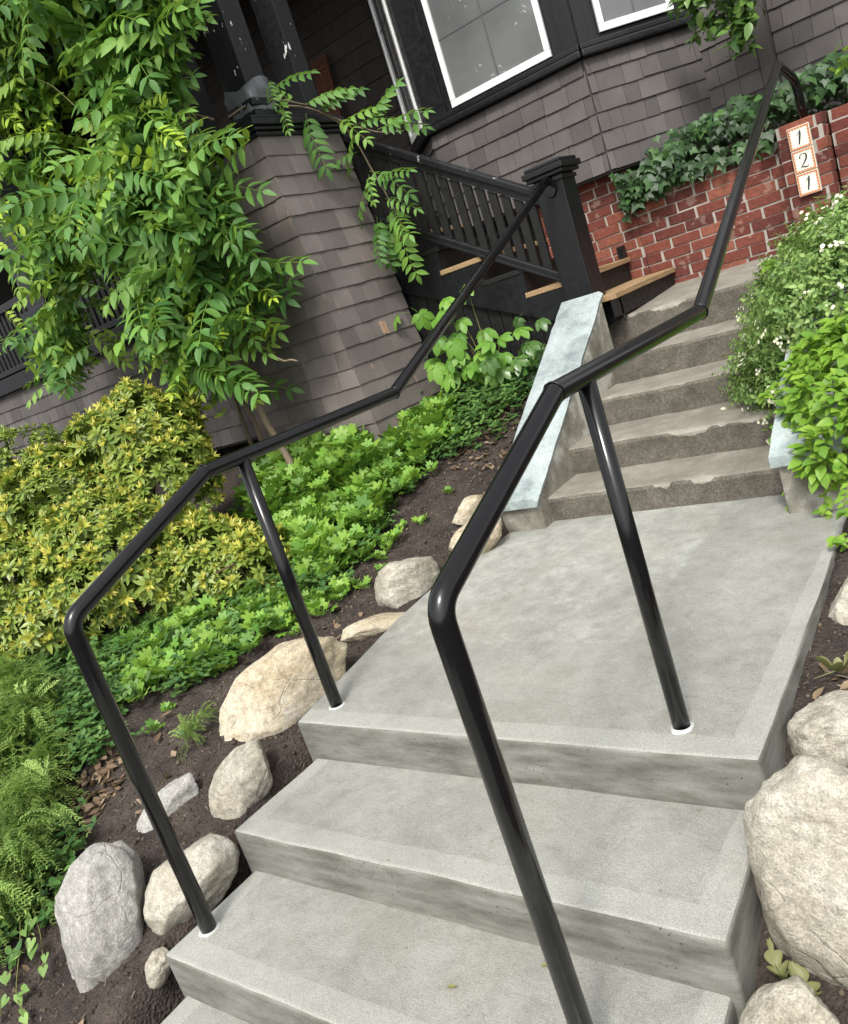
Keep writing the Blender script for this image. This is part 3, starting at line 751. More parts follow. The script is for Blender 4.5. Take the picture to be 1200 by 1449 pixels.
# the broken shingle with bare wood showing
for k, (ya, yb, za, zb, mt) in enumerate(((2.845, 2.875, 1.20, 1.285, 'bare'), (2.885, 2.905, 1.195, 1.28, 'bare'))):
    xo = lambda z: -1.27 - .2 * (z - CZ0) / (CZ1 - CZ0) + .017
    mesh_obj('bare_patch', [(xo(za), ya, za), (xo(za), yb, za - .006), (xo(zb), yb, zb), (xo(zb), ya, zb + .004), (xo(za) - .01, ya, za), (xo(za) - .01, yb, za), (xo(zb) - .01, yb, zb), (xo(zb) - .01, ya, zb)], [(0, 1, 2, 3), (0, 4, 5, 1), (1, 5, 6, 2), (2, 6, 7, 3), (3, 7, 4, 0)], 'bare', col)
# column cap mouldings
for i, (o, z0, z1) in enumerate(((.022, 2.60, 2.628), (.036, 2.631, 2.655), (.052, 2.658, 2.70), (.03, 2.703, 2.725))):
    box('column_cap', -2.25 - o, -1.47 + o, 2.44 - o, 3.235 + o, z0, z1, 'black', porch, .008)
box('post', -1.705, -1.50, 2.53, 2.72, 2.727, 4.9, 'black_peel', porch, .006)
box('post', -1.68, -1.50, 3.035, 3.19, 2.727, 4.9, 'black_peel', porch, .006)
box('post', -2.24, -2.04, 2.53, 2.72, 2.727, 4.9, 'black_peel', porch, .006)
for dz in (2.73, 2.80): box('post_base', -1.725, -1.48, 2.51, 2.74, dz, dz + .05, 'black', porch, .008)
box('post', -5.0, -4.68, 2.55, 2.83, 1.85, 4.9, 'black', porch, .006)
box('post_base', -5.07, -4.61, 2.5, 2.9, 1.95, 2.38, 'black', porch, .008)
box('porch_floor', -8.5, -1.56, 2.62, 5.4, 1.86, 1.95, 'black_wood', porch, 0)
box('porch_ceiling', -8.5, -1.2, 2.3, 5.4, 4.9, 5.0, 'black', porch, 0)
box('porch_beam', -8.5, -1.45, 2.5, 2.75, 4.62, 4.89, 'black', porch, .005)
# floor edge boards of the porch at the top of the stairs
box('stair_wall_panel', -1.64, -1.545, 3.245, 3.34, .5, 2.56, 'black', porch, .005)
box('rim_board', -8.5, -2.44, 2.56, 2.60, 1.80, 1.94, 'black', porch, .004)
shingle_wall('porch_skirt', porch, (-6.9, 2.62), 0, 4.6, .75, 1.80, .128, 'sh_bay', seed=61, wmin=.1, wmax=.22)
shingle_wall('back_wall', porch, (-5.2, 5.38), 0, 3.3, 1.95, 4.9, .165, 'sh_porch', seed=62, wmin=.2, wmax=.4)
box('side_wall', -8.6, -8.5, 2.6, 5.5, 1.9, 5.0, 'backing', porch, 0)
box('back_wall_panel', -8.6, -5.21, 5.38, 5.48, 1.9, 5.0, 'backing', porch, 0)
# front balustrade
for za, zb in ((2.50, 2.57), (1.96, 2.01)): box('railing', -4.68 + .02, -2.3, 2.60, 2.68, za, zb, 'black', porch, .006)
for za, zb in ((2.50, 2.57), (1.96, 2.01)): box('railing', -8.0, -5.02, 2.60, 2.68, za, zb, 'black', porch, .006)
x = -7.6
while x < -2.4:
    if not -5.1 < x < -4.66: box('baluster', x, x + .05, 2.625, 2.65, 2.011, 2.499, 'black_wood', porch, .003)
    x += .085
rp = thing('slatted_panel', 'rust brown slatted panel leaning on the porch wall behind the posts', 'panel')
for k in range(6):
    beam('slat', (-3.16 + k * .035, 5.16, 1.955), (-3.12 + k * .035, 5.31, 3.86), .022, .025, 'rusty', rp, up=(1, 0, 0), bev=.003)
for zz in (.3, .95): beam('slat_rail', (-3.2, 5.24 + .05 * zz, 1.95 + 1.9 * zz), (-2.93, 5.24 + .05 * zz, 1.95 + 1.9 * zz), .02, .03, 'rusty', rp, bev=.003)
# loose grey sheet round the post foot
b = bmesh.new(); n = 26; rows = []
for r in range(7):
    z = 2.77 + r * .034; row = []
    for k in range(n):
        a = 2 * math.pi * k / n; s = 1 / max(abs(math.cos(a)), abs(math.sin(a)))
        rr = (.112 + .02 * noise.noise(Vector((math.cos(a) * 2.5, math.sin(a) * 2.5, r * .6)))) * min(s, 1.32)
        row.append(b.verts.new((-1.6025 + rr * 1.04 * math.cos(a), 2.625 + rr * math.sin(a), z - .02 * r / 6 + .03 * (r / 6) * math.sin(a * 2 + 1) + .008 * noise.noise(Vector((k * .9, r * .3, 4))))))
    rows.append(row)
for r in range(6):
    for k in range(n): b.faces.new((rows[r][k], rows[r][(k + 1) % n], rows[r + 1][(k + 1) % n], rows[r + 1][k]))
tag(bm_obj('plastic_wrap', b, 'plastic', None, True), 'crumpled grey plastic sheet wrapped round the foot of a porch post', 'plastic sheet')

# ------------------------------------------------------------------ boulders
def rock(label, c, a1, am, bm_, k, seed, flat=.85, cuts=7, squash=1.0):
    r = random.Random(seed); b = bmesh.new(); bmesh.ops.create_icosphere(b, subdivisions=5, radius=1.0)
    planes = []
    for i in range(cuts):
        v = Vector((r.gauss(0, 1), r.gauss(0, 1), r.gauss(0, 1))).normalized(); planes.append((v, r.uniform(.66, .9)))
    off = Vector((seed * 3.1, seed * 1.7, seed * .3))
    for v in b.verts:
        p = v.co.copy()
        p *= 1 + .13 * noise.noise(p * 1.3 + off)
        for n, d in planes:
            e = p.dot(n) - d
            if e > 0: p -= n * (e * .86)
        p *= 1 + .05 * noise.noise(p * 3.1 + off) + .025 * noise.noise(p * 7 + off) + .016 * noise.noise(p * 15 + off) + .008 * noise.noise(p * 34 + off)
        cr = noise.noise(Vector((p.x * 1.2, p.y * 1.2, p.z * 4)) + off)
        if cr > .25: p *= 1 - .10 * (cr - .25)
        v.co = p * 1.08
    a1 = Vector(a1).normalized(); up_ = Vector((0, 0, 1)); a3 = F.copy(); a2 = a3.cross(a1).normalized(); a3 = a1.cross(a2).normalized()
    m4 = Matrix((a1 * am, a2 * bm_, a3 * ((am + bm_) / 2 * squash))).transposed().to_4x4()
    b.transform(m4)
    o = bm_obj('boulder', b, {'g': 'rock_grey', 'c': 'rock_cream', 't': 'rock_tan'}[k], None, True)
    o.location = c; tag(o, label, 'boulder', 'boulders edging the steps'); return o
ROCKS = [
    ('large upright grey granite boulder beside the bindweed at the lowest step', (-.361, -.748, -.318), (.03, -.266, -.964), .245, .156, 'g', .75),
    ('cream rounded boulder behind the foot of the bottom handrail post', (-.124, -.551, -.267), (.575, .642, .507), .178, .114, 'c', .8),
    ('small cream stone wedged between the large grey boulder and the step corner', (-.062, -.775, -.38), (.301, .501, .812), .065, .037, 'c', 1),
    ('smooth oval pale boulder beside the middle step', (-.195, -.179, -.147), (.42, .571, .706), .168, .108, 'c', .8),
    ('flat pale grey stone half buried in the soil', (-.55, -.32, -.23), (.575, .642, .507), .175, .075, 'g', .5),
    ('big angular tan boulder at the landing corner by the handrail post', (-.345, .23, -.045), (.641, .663, .387), .319, .171, 't', .7),
    ('rounded cream boulder half way along the landing edge', (-.301, 1.14, .05), (.656, .666, .355), .17, .145, 'c', .9),
    ('low flat tan stone lying against the landing edge', (-.26, .828, -.034), (.773, .624, -.112), .193, .058, 't', .8),
    ('small tan stone tucked beside the bluestone cheek wall', (-.285, 1.804, .164), (.718, .669, .192), .114, .084, 't', .9),
    ('tan boulder where the landing meets the bluestone cheek wall', (-.13, 1.55, .10), (.656, .666, .355), .165, .093, 't', .8),
    ('pale upright boulder beside the landing below the lime green bush', (1.765, .896, -.04), (.475, .599, .644), .135, .098, 'c', .9),
    ('small cream stone beside the withered oak leaf', (1.775, .628, -.13), (.768, .559, -.311), .060, .045, 'c', 1),
    ('grey cream boulder resting behind the largest speckled boulder', (1.80, .27, -.10), (.738, .487, -.467), .13, .11, 'c', .9),
    ('largest speckled cream boulder beside the middle step', (1.868, -.13, -.19), (.268, -.063, -.961), .265, .19, 'c', .75),
    ('pale angular boulder at the end of the lower step by fallen leaves', (1.765, -.43, -.325), (.527, .623, .578), .106, .076, 'c', .8),
    ('little grey stone on dark soil beside the pale angular boulder', (1.90, -.367, -.335), (.768, .559, -.311), .034, .03, 'g', 1),
]
for i, (lb, c, a1, am, bb, k, sq) in enumerate(ROCKS): rock(lb, (c[0], c[1], c[2] - .012), a1, am, bb, k, i + 3, squash=sq, cuts=3 if am > .24 and k == 'c' else 7)

# ------------------------------------------------------------------ foliage toolkit
class LB:
    """leaf builder: arrays of verts, faces and a per-vertex tint"""
    def __init__(s): s.V, s.F, s.T = [], [], []
    def leaf(s, o, d, n, L, wd, prof, fold=.25, droop=.2, tint=0.0, tint_tip=None):
        o, d, n = Vector(o), Vector(d).normalized(), Vector(n); n = (n - d * n.dot(d)).normalized(); sd_ = d.cross(n); b0 = len(s.V); k = len(prof)
        tt = tint if tint_tip is None else tint_tip
        for i, (t, w_) in enumerate(prof):
            c = o + d * (t * L) - n * (droop * L * t * t); h = w_ * wd / 2; f = tint + (tt - tint) * t
            s.V += [c - sd_ * h + n * (h * fold), c, c + sd_ * h + n * (h * fold)]; s.T += [f] * 3
        for i in range(k - 1):
            a = b0 + i * 3; c = a + 3; s.F += [(a, a + 1, c + 1, c), (a + 1, a + 2, c + 2, c + 1)]
    def stem(s, path, r, tint=.2, n=3):
        V, Fc = tube_arrays(path, r, n, False); b0 = len(s.V); s.V += V; s.T += [tint] * len(V); s.F += [tuple(i + b0 for i in f) for f in Fc]
    def fan(s, o, pts, tint=0.0):
        b0 = len(s.V); s.V.append(Vector(o)); s.V += [Vector(p) for p in pts]; s.T += [tint] * (len(pts) + 1)
        for i in range(len(pts) - 1): s.F.append((b0, b0 + 1 + i, b0 + 2 + i))
    def mesh(s, name, mat):
        me = bpy.data.meshes.new(name); me.from_pydata([tuple(v) for v in s.V], [], s.F)
        at = me.attributes.new('tint', 'FLOAT', 'POINT'); at.data.foreach_set('value', np.array(s.T, dtype=np.float32))
        me.materials.append(MAT[mat]); me.shade_smooth(); return me
OVATE = [(0, .05), (.18, .75), (.4, 1.0), (.7, .7), (1, .03)]
LANCE = [(0, .08), (.3, .85), (.6, .85), (1, .03)]
OBOV = [(0, .1), (.35, .62), (.62, 1.), (.84, .66), (1, .03)]
def scatter(parent, part, variants, mats, mat, max_parts=300, mass='foliage', rest_kind=True):
    """instances as single leaf parts (those nearest the camera), the remainder joined as one mass"""
    mats = sorted(mats, key=lambda m4: (m4.translation - CAM).length)
    meshes = [v.mesh(part, mat) for v in variants]
    for m4 in mats[:max_parts]:
        o = bpy.data.objects.new(part, meshes[random.randrange(len(meshes))]); link(o, parent); o.matrix_world = m4
    rest = mats[max_parts:]
    if rest: joined(mass, variants, rest, mat, parent)
def joined(name, variants, mats, mat, parent=None):
    data = [(np.array([tuple(v) for v in b.V]), b.F, np.array(b.T)) for b in variants]
    VV, FF, TT, RR, off = [], [], [], [], 0
    for m4 in mats:
        V, Fc, T = data[random.randrange(len(data))]; A = np.array(m4)
        VV.append(V @ A[:3, :3].T + A[:3, 3]); FF += [tuple(i + off for i in f) for f in Fc]; TT.append(T); RR.append(np.full(len(V), random.random())); off += len(V)
    VV = np.concatenate(VV); me = bpy.data.meshes.new(name); me.from_pydata(VV.tolist(), [], FF)
    at = me.attributes.new('tint', 'FLOAT', 'POINT'); at.data.foreach_set('value', np.concatenate(TT).astype(np.float32))
    at = me.attributes.new('rnd', 'FLOAT', 'POINT'); at.data.foreach_set('value', np.concatenate(RR).astype(np.float32))
    me.materials.append(MAT[mat]); me.shade_smooth()
    o = link(bpy.data.objects.new(name, me), parent); o['kind'] = 'stuff'; return o
def frame(pos, z, x=None, s=1.0):
    z = Vector(z).normalized(); x = Vector(x) if x is not None else Vector((random.gauss(0, 1), random.gauss(0, 1), random.gauss(0, 1)))
    x = (x - z * x.dot(z)); x = x.normalized() if x.length > 1e-4 else z.orthogonal().normalized()
    y = z.cross(x); m4 = Matrix((x * s, y * s, z * s)).transposed().to_4x4(); m4.translation = Vector(pos); return m4
def rv(s=1.0): return Vector((random.gauss(0, s), random.gauss(0, s), random.gauss(0, s)))
def in_poly(x, y, P):
    c = False; j = len(P) - 1
    for i in range(len(P)):
        if (P[i][1] > y) != (P[j][1] > y) and x < (P[j][0] - P[i][0]) * (y - P[i][1]) / (P[j][1] - P[i][1]) + P[i][0]: c = not c
        j = i
    return c
def poly_pts(P, n):
    x0, x1 = min(p[0] for p in P), max(p[0] for p in P); y0, y1 = min(p[1] for p in P), max(p[1] for p in P); out = []
    while len(out) < n:
        x, y = random.uniform(x0, x1), random.uniform(y0, y1)
        if in_poly(x, y, P): out.append((x, y))
    return out

# ---- compound wisteria leaf: along +X, upper side +Z
def wisteria_leaf(pairs, L, young=0.0, seed=0):
    r = random.Random(seed); b = LB(); path = []
    for i in range(9):
        t = i / 8; path.append(Vector((L * t, .03 * L * math.sin(seed + t * 3), -.38 * L * t * t)))
    b.stem(path, .0022, .5)
    for i in range(pairs):
        t = .16 + .8 * i / (pairs - 1); p = Vector((L * t, .03 * L * math.sin(seed + t * 3), -.38 * L * t * t)); sz = (.085 + .02 * math.sin(t * 3)) * r.uniform(.85, 1.12) * L / .36
        for s_ in (-1, 1):
            b.leaf(p, (.45 + r.uniform(-.15, .15), s_, -.35 + r.uniform(-.3, .15)), (r.uniform(-.25, .25), r.uniform(-.2, .2), 1), sz, sz * .46, OVATE, .3, r.uniform(.1, .35), max(0, young + r.uniform(-.05, .12)))
    b.leaf(path[-1], (1, 0, -.7), (0, 0, 1), .08 * L / .36, .034 * L / .36, OVATE, .3, .2, young)
    return b
WIS = [wisteria_leaf(6, .36, 0, 1), wisteria_leaf(5, .32, 0.02, 2), wisteria_leaf(7, .40, 0, 3), wisteria_leaf(6, .34, .05, 4)]
WISY = [wisteria_leaf(5, .26, .55, 5), wisteria_leaf(5, .24, .8, 6), wisteria_leaf(4, .22, 1.0, 7), wisteria_leaf(6, .3, .35, 8)]
VINE = [(-2.971, 4.3), (-1.35, 4.1), (-1.363, 3.346), (-1.45, 3.124), (-1.62, 3.012), (-1.62, 2.797), (-1.297, 2.596), (-1.274, 2.337), (-1.396, 2.295), (-1.362, 2.11), (-1.493, 1.931), (-1.314, 1.697), (-1.325, 1.61), (-1.474, 1.513), (-1.617, 1.504), (-1.587, 1.16), (-1.677, .983), (-1.824, 1.114), (-2.1, 1.107), (-2.2, 1.42), (-2.58, 1.60), (-2.859, 1.72), (-3.646, 1.74), (-4.195, 1.62), (-4.54, 1.951), (-4.93, 2.108), (-4.8, 2.396), (-4.104, 2.448), (-3.562, 2.406), (-3.626, 2.865), (-3.942, 3.302), (-3.462, 3.438), (-3.36, 3.8), (-3.3, 4.3)]
def shrink(P, k):
    cx_ = sum(p[0] for p in P) / len(P); cz_ = sum(p[1] for p in P) / len(P)
    return [(cx_ + (p[0] - cx_) * k, cz_ + (p[1] - cz_) * k) for p in P]
vine = thing('wisteria_vine', 'large wisteria vine with feathery leaves draped over the porch front', 'vine')
mats, matsY = [], []
HOLES = [[(-3.56, 3.28), (-3.29, 3.08), (-3.40, 2.31), (-3.89, 2.15), (-4.9, 2.25)], [(-3.5, 2.22), (-2.87, 2.26), (-2.66, 1.98), (-2.82, 1.75), (-3.46, 1.85)], [(-4.45, 2.35), (-4.15, 1.93), (-4.3, 1.6), (-5.26, 1.51)], [(-2.39, 3.55), (-2.13, 3.31), (-2.5, 3.07), (-2.77, 3.31)]]
for x, z in poly_pts(shrink(VINE, .99), 1550):
    lump = noise.noise(Vector((x * 1.4, z * 1.4, 3))); y = 2.22 - .42 * lump - random.random() * .40
    if x > -2.6 and z < 2.6: y = min(y, 2.40 - .14 * (2.6 - z) / 2.2) - .05
    if lump < -.28 and random.random() < .7: continue
    if any(in_poly(x, z, h_) for h_ in HOLES): continue
    if x > -2.0 and z < 1.45 and random.random() < .72: continue
    dirv = Vector((random.gauss(0, .9) + .2, -abs(random.gauss(.3, .5)), random.gauss(-.12, .5)))
    up_ = Vector((random.gauss(.2, .45), -.7 + random.gauss(0, .45), .85))
    d = dirv.normalized(); z_ = (up_ - d * up_.dot(d)).normalized(); s = random.uniform(.85, 1.35)
    m4 = Matrix((d * s, z_.cross(d) * s, z_ * s)).transposed().to_4x4(); m4.translation = (x - d.x * .2, y, z - d.z * .2)
    yl = noise.noise(Vector((x * 1.1 + 5, z * 1.1, 8)))
    (matsY if (yl > .12 and random.random() < .5) or random.random() < .04 or (x < -2.2 and random.random() < .45) else mats).append(m4)
scatter(vine, 'leaf', WIS, mats, 'wisteria', 200, 'foliage')
scatter(vine, 'young_leaf', WISY, matsY, 'wisteria', 100, 'young_foliage')
def vstem(pts, r0, r1, parent, mat='bark', name='stem', n=7):
    P = spline(pts, 8); tube(name, P, [r0 + (r1 - r0) * i / (len(P) - 1) for i in range(len(P))], mat, parent, n)
vstem([(-1.50, 1.86, .18), (-1.62, 1.90, .50), (-1.70, 1.92, .75), (-1.748, 1.92, .90), (-1.76, 1.90, 1.16), (-1.88, 1.93, 1.583), (-2.0, 2.1, 2.1)], .026, .018, vine)
vstem([(-1.86, 2.1, 1.553), (-1.656, 2.06, 1.333), (-1.493, 2.0, 1.247), (-1.40, 1.98, 1.235), (-1.362, 1.99, 1.215)], .008, .006, vine)
vstem([(-1.728, 2.2, 3.4), (-1.783, 2.2, 3.042), (-1.757, 2.2, 2.883), (-1.60, 2.25, 2.76)], .011, .008, vine)
vstem([(-3.1, 2.3, 1.9), (-2.968, 2.2, 1.593), (-2.712, 2.2, 1.425), (-2.45, 2.2, 1.257), (-2.2, 2.2, 1.0), (-2.1, 2.1, .5)], .012, .018, vine)
vstem([(-2.5, 2.3, 1.9), (-2.35, 2.25, 1.4), (-2.3, 2.2, 1.1), (-2.25, 2.15, .5)], .010, .016, vine)
vstem([(-2.0, 2.3, 1.9), (-2.02, 2.15, 1.3), (-1.95, 2.1, .9), (-1.98, 2.1, .45)], .010, .014, vine)
for k in range(16):
    x, z = random.choice(poly_pts(VINE, 4)); a = Vector((x, 1.95, z)); d = Vector((random.gauss(-.1, .5), -.12, random.gauss(.1, .5)))
    vstem([a, a + d * .25 + Vector((0, 0, .05)), a + d * .5, a + d * .65 - Vector((0, 0, .08))], .003, .0015, vine, 'stem_green', 'tendril', 5)
v2 = thing('wisteria_vine', 'wisteria shoot trailing over the column cap and stair balustrade', 'vine')
hang = [(-1.5, 2.85, 2.80), (-1.42, 3.0, 2.74), (-1.28, 3.1, 2.55), (-1.22, 3.15, 2.25), (-1.15, 3.15, 2.0), (-1.12, 3.16, 1.85)]
vstem(hang, .008, .004, v2); vstem([(-1.42, 3.0, 2.74), (-1.2, 3.1, 2.55), (-1.05, 3.12, 2.45), (-.85, 3.1, 2.38)], .005, .003, v2); vstem([(-1.62, 2.4, 2.78), (-1.5, 2.62, 2.84), (-1.44, 2.98, 2.78)], .006, .006, v2)
mats = []
for p, d in [((-1.45, 2.95, 2.78), (.7, .2, .2)), ((-1.4, 3.0, 2.72), (.9, .2, .35)), ((-1.3, 3.08, 2.6), (.9, .1, .25)), ((-1.2, 3.1, 2.55), (.9, .1, .05)), ((-1.05, 3.1, 2.46), (1, 0, .0)), ((-1.25, 3.1, 2.4), (-.6, -.3, .1)), ((-1.22, 3.1, 2.25), (.7, -.2, -.3)), ((-1.2, 3.1, 2.2), (-.6, -.3, -.4)), ((-1.15, 3.1, 2.05), (.7, -.2, -.2)), ((-1.14, 3.1, 1.98), (-.4, -.3, -.9)), ((-1.12, 3.1, 1.9), (.2, -.3, -.9)), ((-1.1, 3.1, 1.9), (-.5, -.2, -.7)), ((-1.3, 3.05, 2.62), (.6, -.2, -.3)), ((-1.46, 2.9, 2.8), (-.3, -.3, .6)), ((-1.42, 2.9, 2.72), (.3, -.4, -.6))]:
    d = Vector(d).normalized(); z_ = Vector((.2, -.6, .9)); z_ = (z_ - d * z_.dot(d)).normalized(); s = random.uniform(.75, 1.0)
    m4 = Matrix((d * s, z_.cross(d) * s, z_ * s)).transposed().to_4x4(); m4.translation = p; mats.append(m4)
for k in range(13):
    p = Vector(random.choice([(-1.44, 2.75, 2.80), (-1.2, 3.08, 2.5), (-1.0, 3.08, 2.45), (-1.2, 3.08, 2.2), (-1.14, 3.08, 1.98)])) + rv(.05); d = Vector((random.gauss(.3, .7), random.gauss(-.3, .2), random.gauss(-.1, .5))).normalized(); z_ = Vector((.2, -.6, .9)); z_ = (z_ - d * z_.dot(d)).normalized(); s = random.uniform(.55, .9)
    m4 = Matrix((d * s, z_.cross(d) * s, z_ * s)).transposed().to_4x4(); m4.translation = p; mats.append(m4)
scatter(v2, 'leaf', WIS, mats, 'wisteria')

# ---- pieris shrubs: rosettes with yellow tips
def rosette(seed, yel=1.0):
    r = random.Random(seed); b = LB()
    for i in range(9):
        a = i * 2.4 + r.uniform(-.3, .3); e = r.uniform(-.25, .35); d = (math.cos(a), math.sin(a), e); b.leaf((0, 0, 0), d, (0, 0, 1), r.uniform(.045, .062), .021, LANCE, .25, .15, r.uniform(0, .25), r.uniform(.1, .4))
    for i in range(7):
        a = i * 2.4 + r.uniform(-.3, .3); e = r.uniform(.9, 2.2); d = (math.cos(a), math.sin(a), e); b.leaf((0, 0, .006), d, (-math.cos(a) * .5, -math.sin(a) * .5, 1), r.uniform(.030, .048), .013, LANCE, .3, .1, yel * r.uniform(.35, .8), yel * r.uniform(.6, 1.6))
    return b
ROS = [rosette(i) for i in range(5)] + [rosette(9, .45), rosette(10, .25)]
ROSG = [rosette(20 + i, .15) for i in range(3)]

def lump_points(lumps, n, up_only=-.5):
    out = []; tot = sum(l[1] ** 2 for l in lumps)
    while len(out) < n:
        q = random.random() * tot
        for c, r in lumps:
            q -= r * r
            if q <= 0: break
        v = rv().normalized()
        if v.z < up_only: continue
        rr = r * (1 + .13 * noise.noise(v * 3 + Vector(c)) - abs(random.gauss(0, .05))); p = Vector(c) + v * rr
        if any((p - Vector(c2)).length < r2 * .88 for c2, r2 in lumps if c2 is not c): continue
        if p.z < GN(p.x, p.y) + .02: continue
        out.append((p, v))
    return out
sh = thing('pieris_shrub', 'mounded evergreen shrub with yellow and orange new tips beside the lower handrail', 'shrub')
LP = [((-2.33, 1.35, .95), .41), ((-2.14, 1.25, .74), .37), ((-2.75, 1.0, .66), .52), ((-2.2, .85, .38), .48), ((-1.74, 1.10, .22), .33), ((-1.45, 1.20, .18), .24), ((-3.2, .7, .55), .6), ((-2.65, .6, .26), .5), ((-3.5, .7, .4), .6)]
LPB = LP + [((c[0] + q.x * r, c[1] + q.y * r, c[2] + abs(q.z) * r * .9), r * random.uniform(.22, .38)) for c, r in LP for q in [rv(.6).normalized() * .85 for _ in range(6)]]
mats = [frame(p, v + Vector((0, 0, .5)) + rv(.3), s=random.choice((.7, .9, 1.0, 1.2, 1.45)) * random.uniform(.9, 1.1)) for p, v in lump_points(LPB, 3300)]
scatter(sh, 'leaf_cluster', ROS, mats, 'pieris', 300)
joined('inner_foliage', ROSG, [frame(p - v * random.uniform(.07, .13), v + rv(.5), s=random.uniform(.8, 1.3)) for p, v in lump_points(LPB, 1500)], 'pieris', sh)
for k in range(26):
    c, r = random.choice(LP); a = Vector((-2.3 + random.uniform(-.5, .5), .95 + random.uniform(-.2, .2), .05)); e = Vector(c) + rv(.5) * r
    vstem([a, (a + e) / 2 + rv(.05), e], .012, .005, sh, 'stem_brown', 'branch', 5)
sh2 = thing('pieris_shrub', 'small pale green shrub growing beneath the porch skirt', 'shrub')
LP2 = [((-4.05, 1.45, 1.0), .42), ((-3.75, 1.3, .75), .38), ((-4.4, 1.2, .8), .5)]
mats = [frame(p, v + Vector((0, 0, .6)) + rv(.25), s=random.uniform(.9, 1.3)) for p, v in lump_points(LP2, 800)]
scatter(sh2, 'leaf_cluster', ROSG, mats, 'pieris', 200)
for k in range(5):
    e = Vector((-4.0 + random.uniform(-.3, .3), 1.35, .8)); vstem([(-4.0, 1.35, .2), (e + Vector((-4.0, 1.35, .2))) / 2, e], .012, .005, sh2, 'stem_brown', 'branch', 5)

# ---- lobed ground cover plants (clumps of deeply lobed leaves)
def lobed_leaf(b, o, ang, L, tilt, tint):
    d = Vector((math.cos(ang), math.sin(ang), tilt)).normalized(); n = Vector((0, 0, 1)); n = (n - d * n.dot(d)).normalized(); s = d.cross(n)
    c = Vector(o) + d * L * .9; b.stem([o, Vector(o) + d * L * .45 + n * .008, c], .0015, .1)
    pts = []; lobes = 5
    for i in range(lobes * 4 + 1):
        t = i / (lobes * 4); a = -2.3 + 4.6 * t; rr = L * .62 * (.55 + .45 * abs(math.cos((t * lobes) * math.pi))) * (1.0 - .25 * abs(a) / 2.3)
        pts.append(c + d * (math.cos(a) * rr) + s * (math.sin(a) * rr) - n * (rr * rr * 2.0))
    b.fan(c, pts, tint)
def lobed_clump(seed, n=9):
    r = random.Random(seed); b = LB()
    for i in range(n): lobed_leaf(b, (0, 0, 0), i * 2.4 + r.uniform(-.4, .4), r.uniform(.04, .075), r.uniform(.3, 1.6), r.uniform(0, .5))
    return b
LOB = [lobed_clump(i, 8 + i) for i in range(4)]
L1 = [(-1.201, .304), (-1.286, .1), (-1.939, .446), (-1.89, .802), (-1.493, 1.033), (-.969, .977), (-.836, .722), (-.895, .422)]
L2_ = [(-2.1, 2.0), (-1.3, 2.0), (-1.2, 2.8), (-.95, 2.75), (-.86, 2.386), (-.943, 2.047), (-.961, 1.647), (-.7, 1.2), (-1.199, 1.301), (-1.6, 1.6)]
def gmats(P, n, s0, s1, h=0.0, gate=None):
    out = []
    for x, y in poly_pts(P, n):
        x += random.gauss(0, .09); y += random.gauss(0, .09)
        if x > -.95 and y < 2.3 and random.random() < .45: continue
        if (x > -.12) or (x > -.42 and y < .5): continue
        if gate is not None and noise.noise(Vector((x * 2.6, y * 2.6, gate))) < .0 and random.random() < .75: continue
        out.append(frame((x, y, GN(x, y) + h * random.random()), Vector((random.gauss(0, .18) + .08, random.gauss(0, .18) - .15, 1)), s=random.uniform(s0, s1)))
    return out
gm = gmats(L1, 380, .6, 1.25, .06, 1) + gmats([(-1.25, 1.15), (-.7, .75), (-.55, 1.2), (-.7, 2.2), (-1.0, 2.2)], 150, .5, 1.0, .03, 6) + gmats(L2_, 950, .85, 1.5, .14, 2) + gmats([(-2.1, 1.7), (-1.25, 1.75), (-1.2, 2.3), (-2.1, 2.25)], 330, 1., 1.6, .30) + gmats([(-1.0, 1.2), (-.62, 1.2), (-.66, .85), (-.95, .7)], 30, .6, .9)
gm += [frame((x, y, GN(x, y)), (0, 0, 1), s=s) for x, y, s in ((-.62, 1.75, .8), (-.9, 1.1, .8), (-.75, .72, .5), (-.95, -.02, .7), (-1.0, .1, .6), (-.55, 2.0, .6))]
tag(joined('ground_cover', LOB, gm, 'lobed'), 'bright green lobed leaf ground cover spreading over the garden bed', 'ground cover')
def peri(seed):
    r = random.Random(seed); b = LB()
    for k in range(3):
        d = Vector((math.cos(k * 2.1 + seed), math.sin(k * 2.1 + seed), .5)); P = [d * (.02 * i) + Vector((0, 0, .03 * math.sin(i * .6))) for i in range(6)]
        b.stem(P, .0012, .3)
        for i, p in enumerate(P[::2]):
            for s_ in (-1, 1):
                a = i * 1.5 + k * 2.1 + seed + s_ * 1.3; b.leaf(p, (math.cos(a), math.sin(a), .3), (0, 0, 1), r.uniform(.026, .040), .020, OVATE, .2, .2, r.uniform(0, .25))
    return b
PER = [peri(i) for i in range(4)]
P1 = [(-1.205, 2.70), (-1.112, 3.15), (-.3, 3.2), (-.281, 2.895), (-.525, 2.55), (-.9, 2.35)]
P2 = [(-2.919, .225), (-2.037, .439), (-1.335, .092), (-1.182, -.247), (-1.633, -.495)]
P3 = [(-1.9, 1.7), (-1.2, 2.3), (-.8, 2.4), (-.85, 1.5), (-.7, 1.1), (-1.2, 1.15)]
P4 = [(-1.9, .3), (-1.0, .2), (-.85, .75), (-1.0, 1.0), (-1.9, 1.0)]
pm = gmats(P1, 260, .8, 1.3, .08, 4) + gmats(P2, 420, .9, 1.4, .06) + gmats(P3, 400, .7, 1.4, .06, 7) + gmats(P4, 200, .7, 1.3, .05, 8) + gmats([(-1.1, -.75), (-.8, -.55), (-.72, -.72), (-.8, -.95)], 60, .9, 1.3, .06)
tag(joined('periwinkle', PER, pm, 'periwinkle'), 'dark green small leaved periwinkle carpeting the bed between brighter plants', 'ground cover')

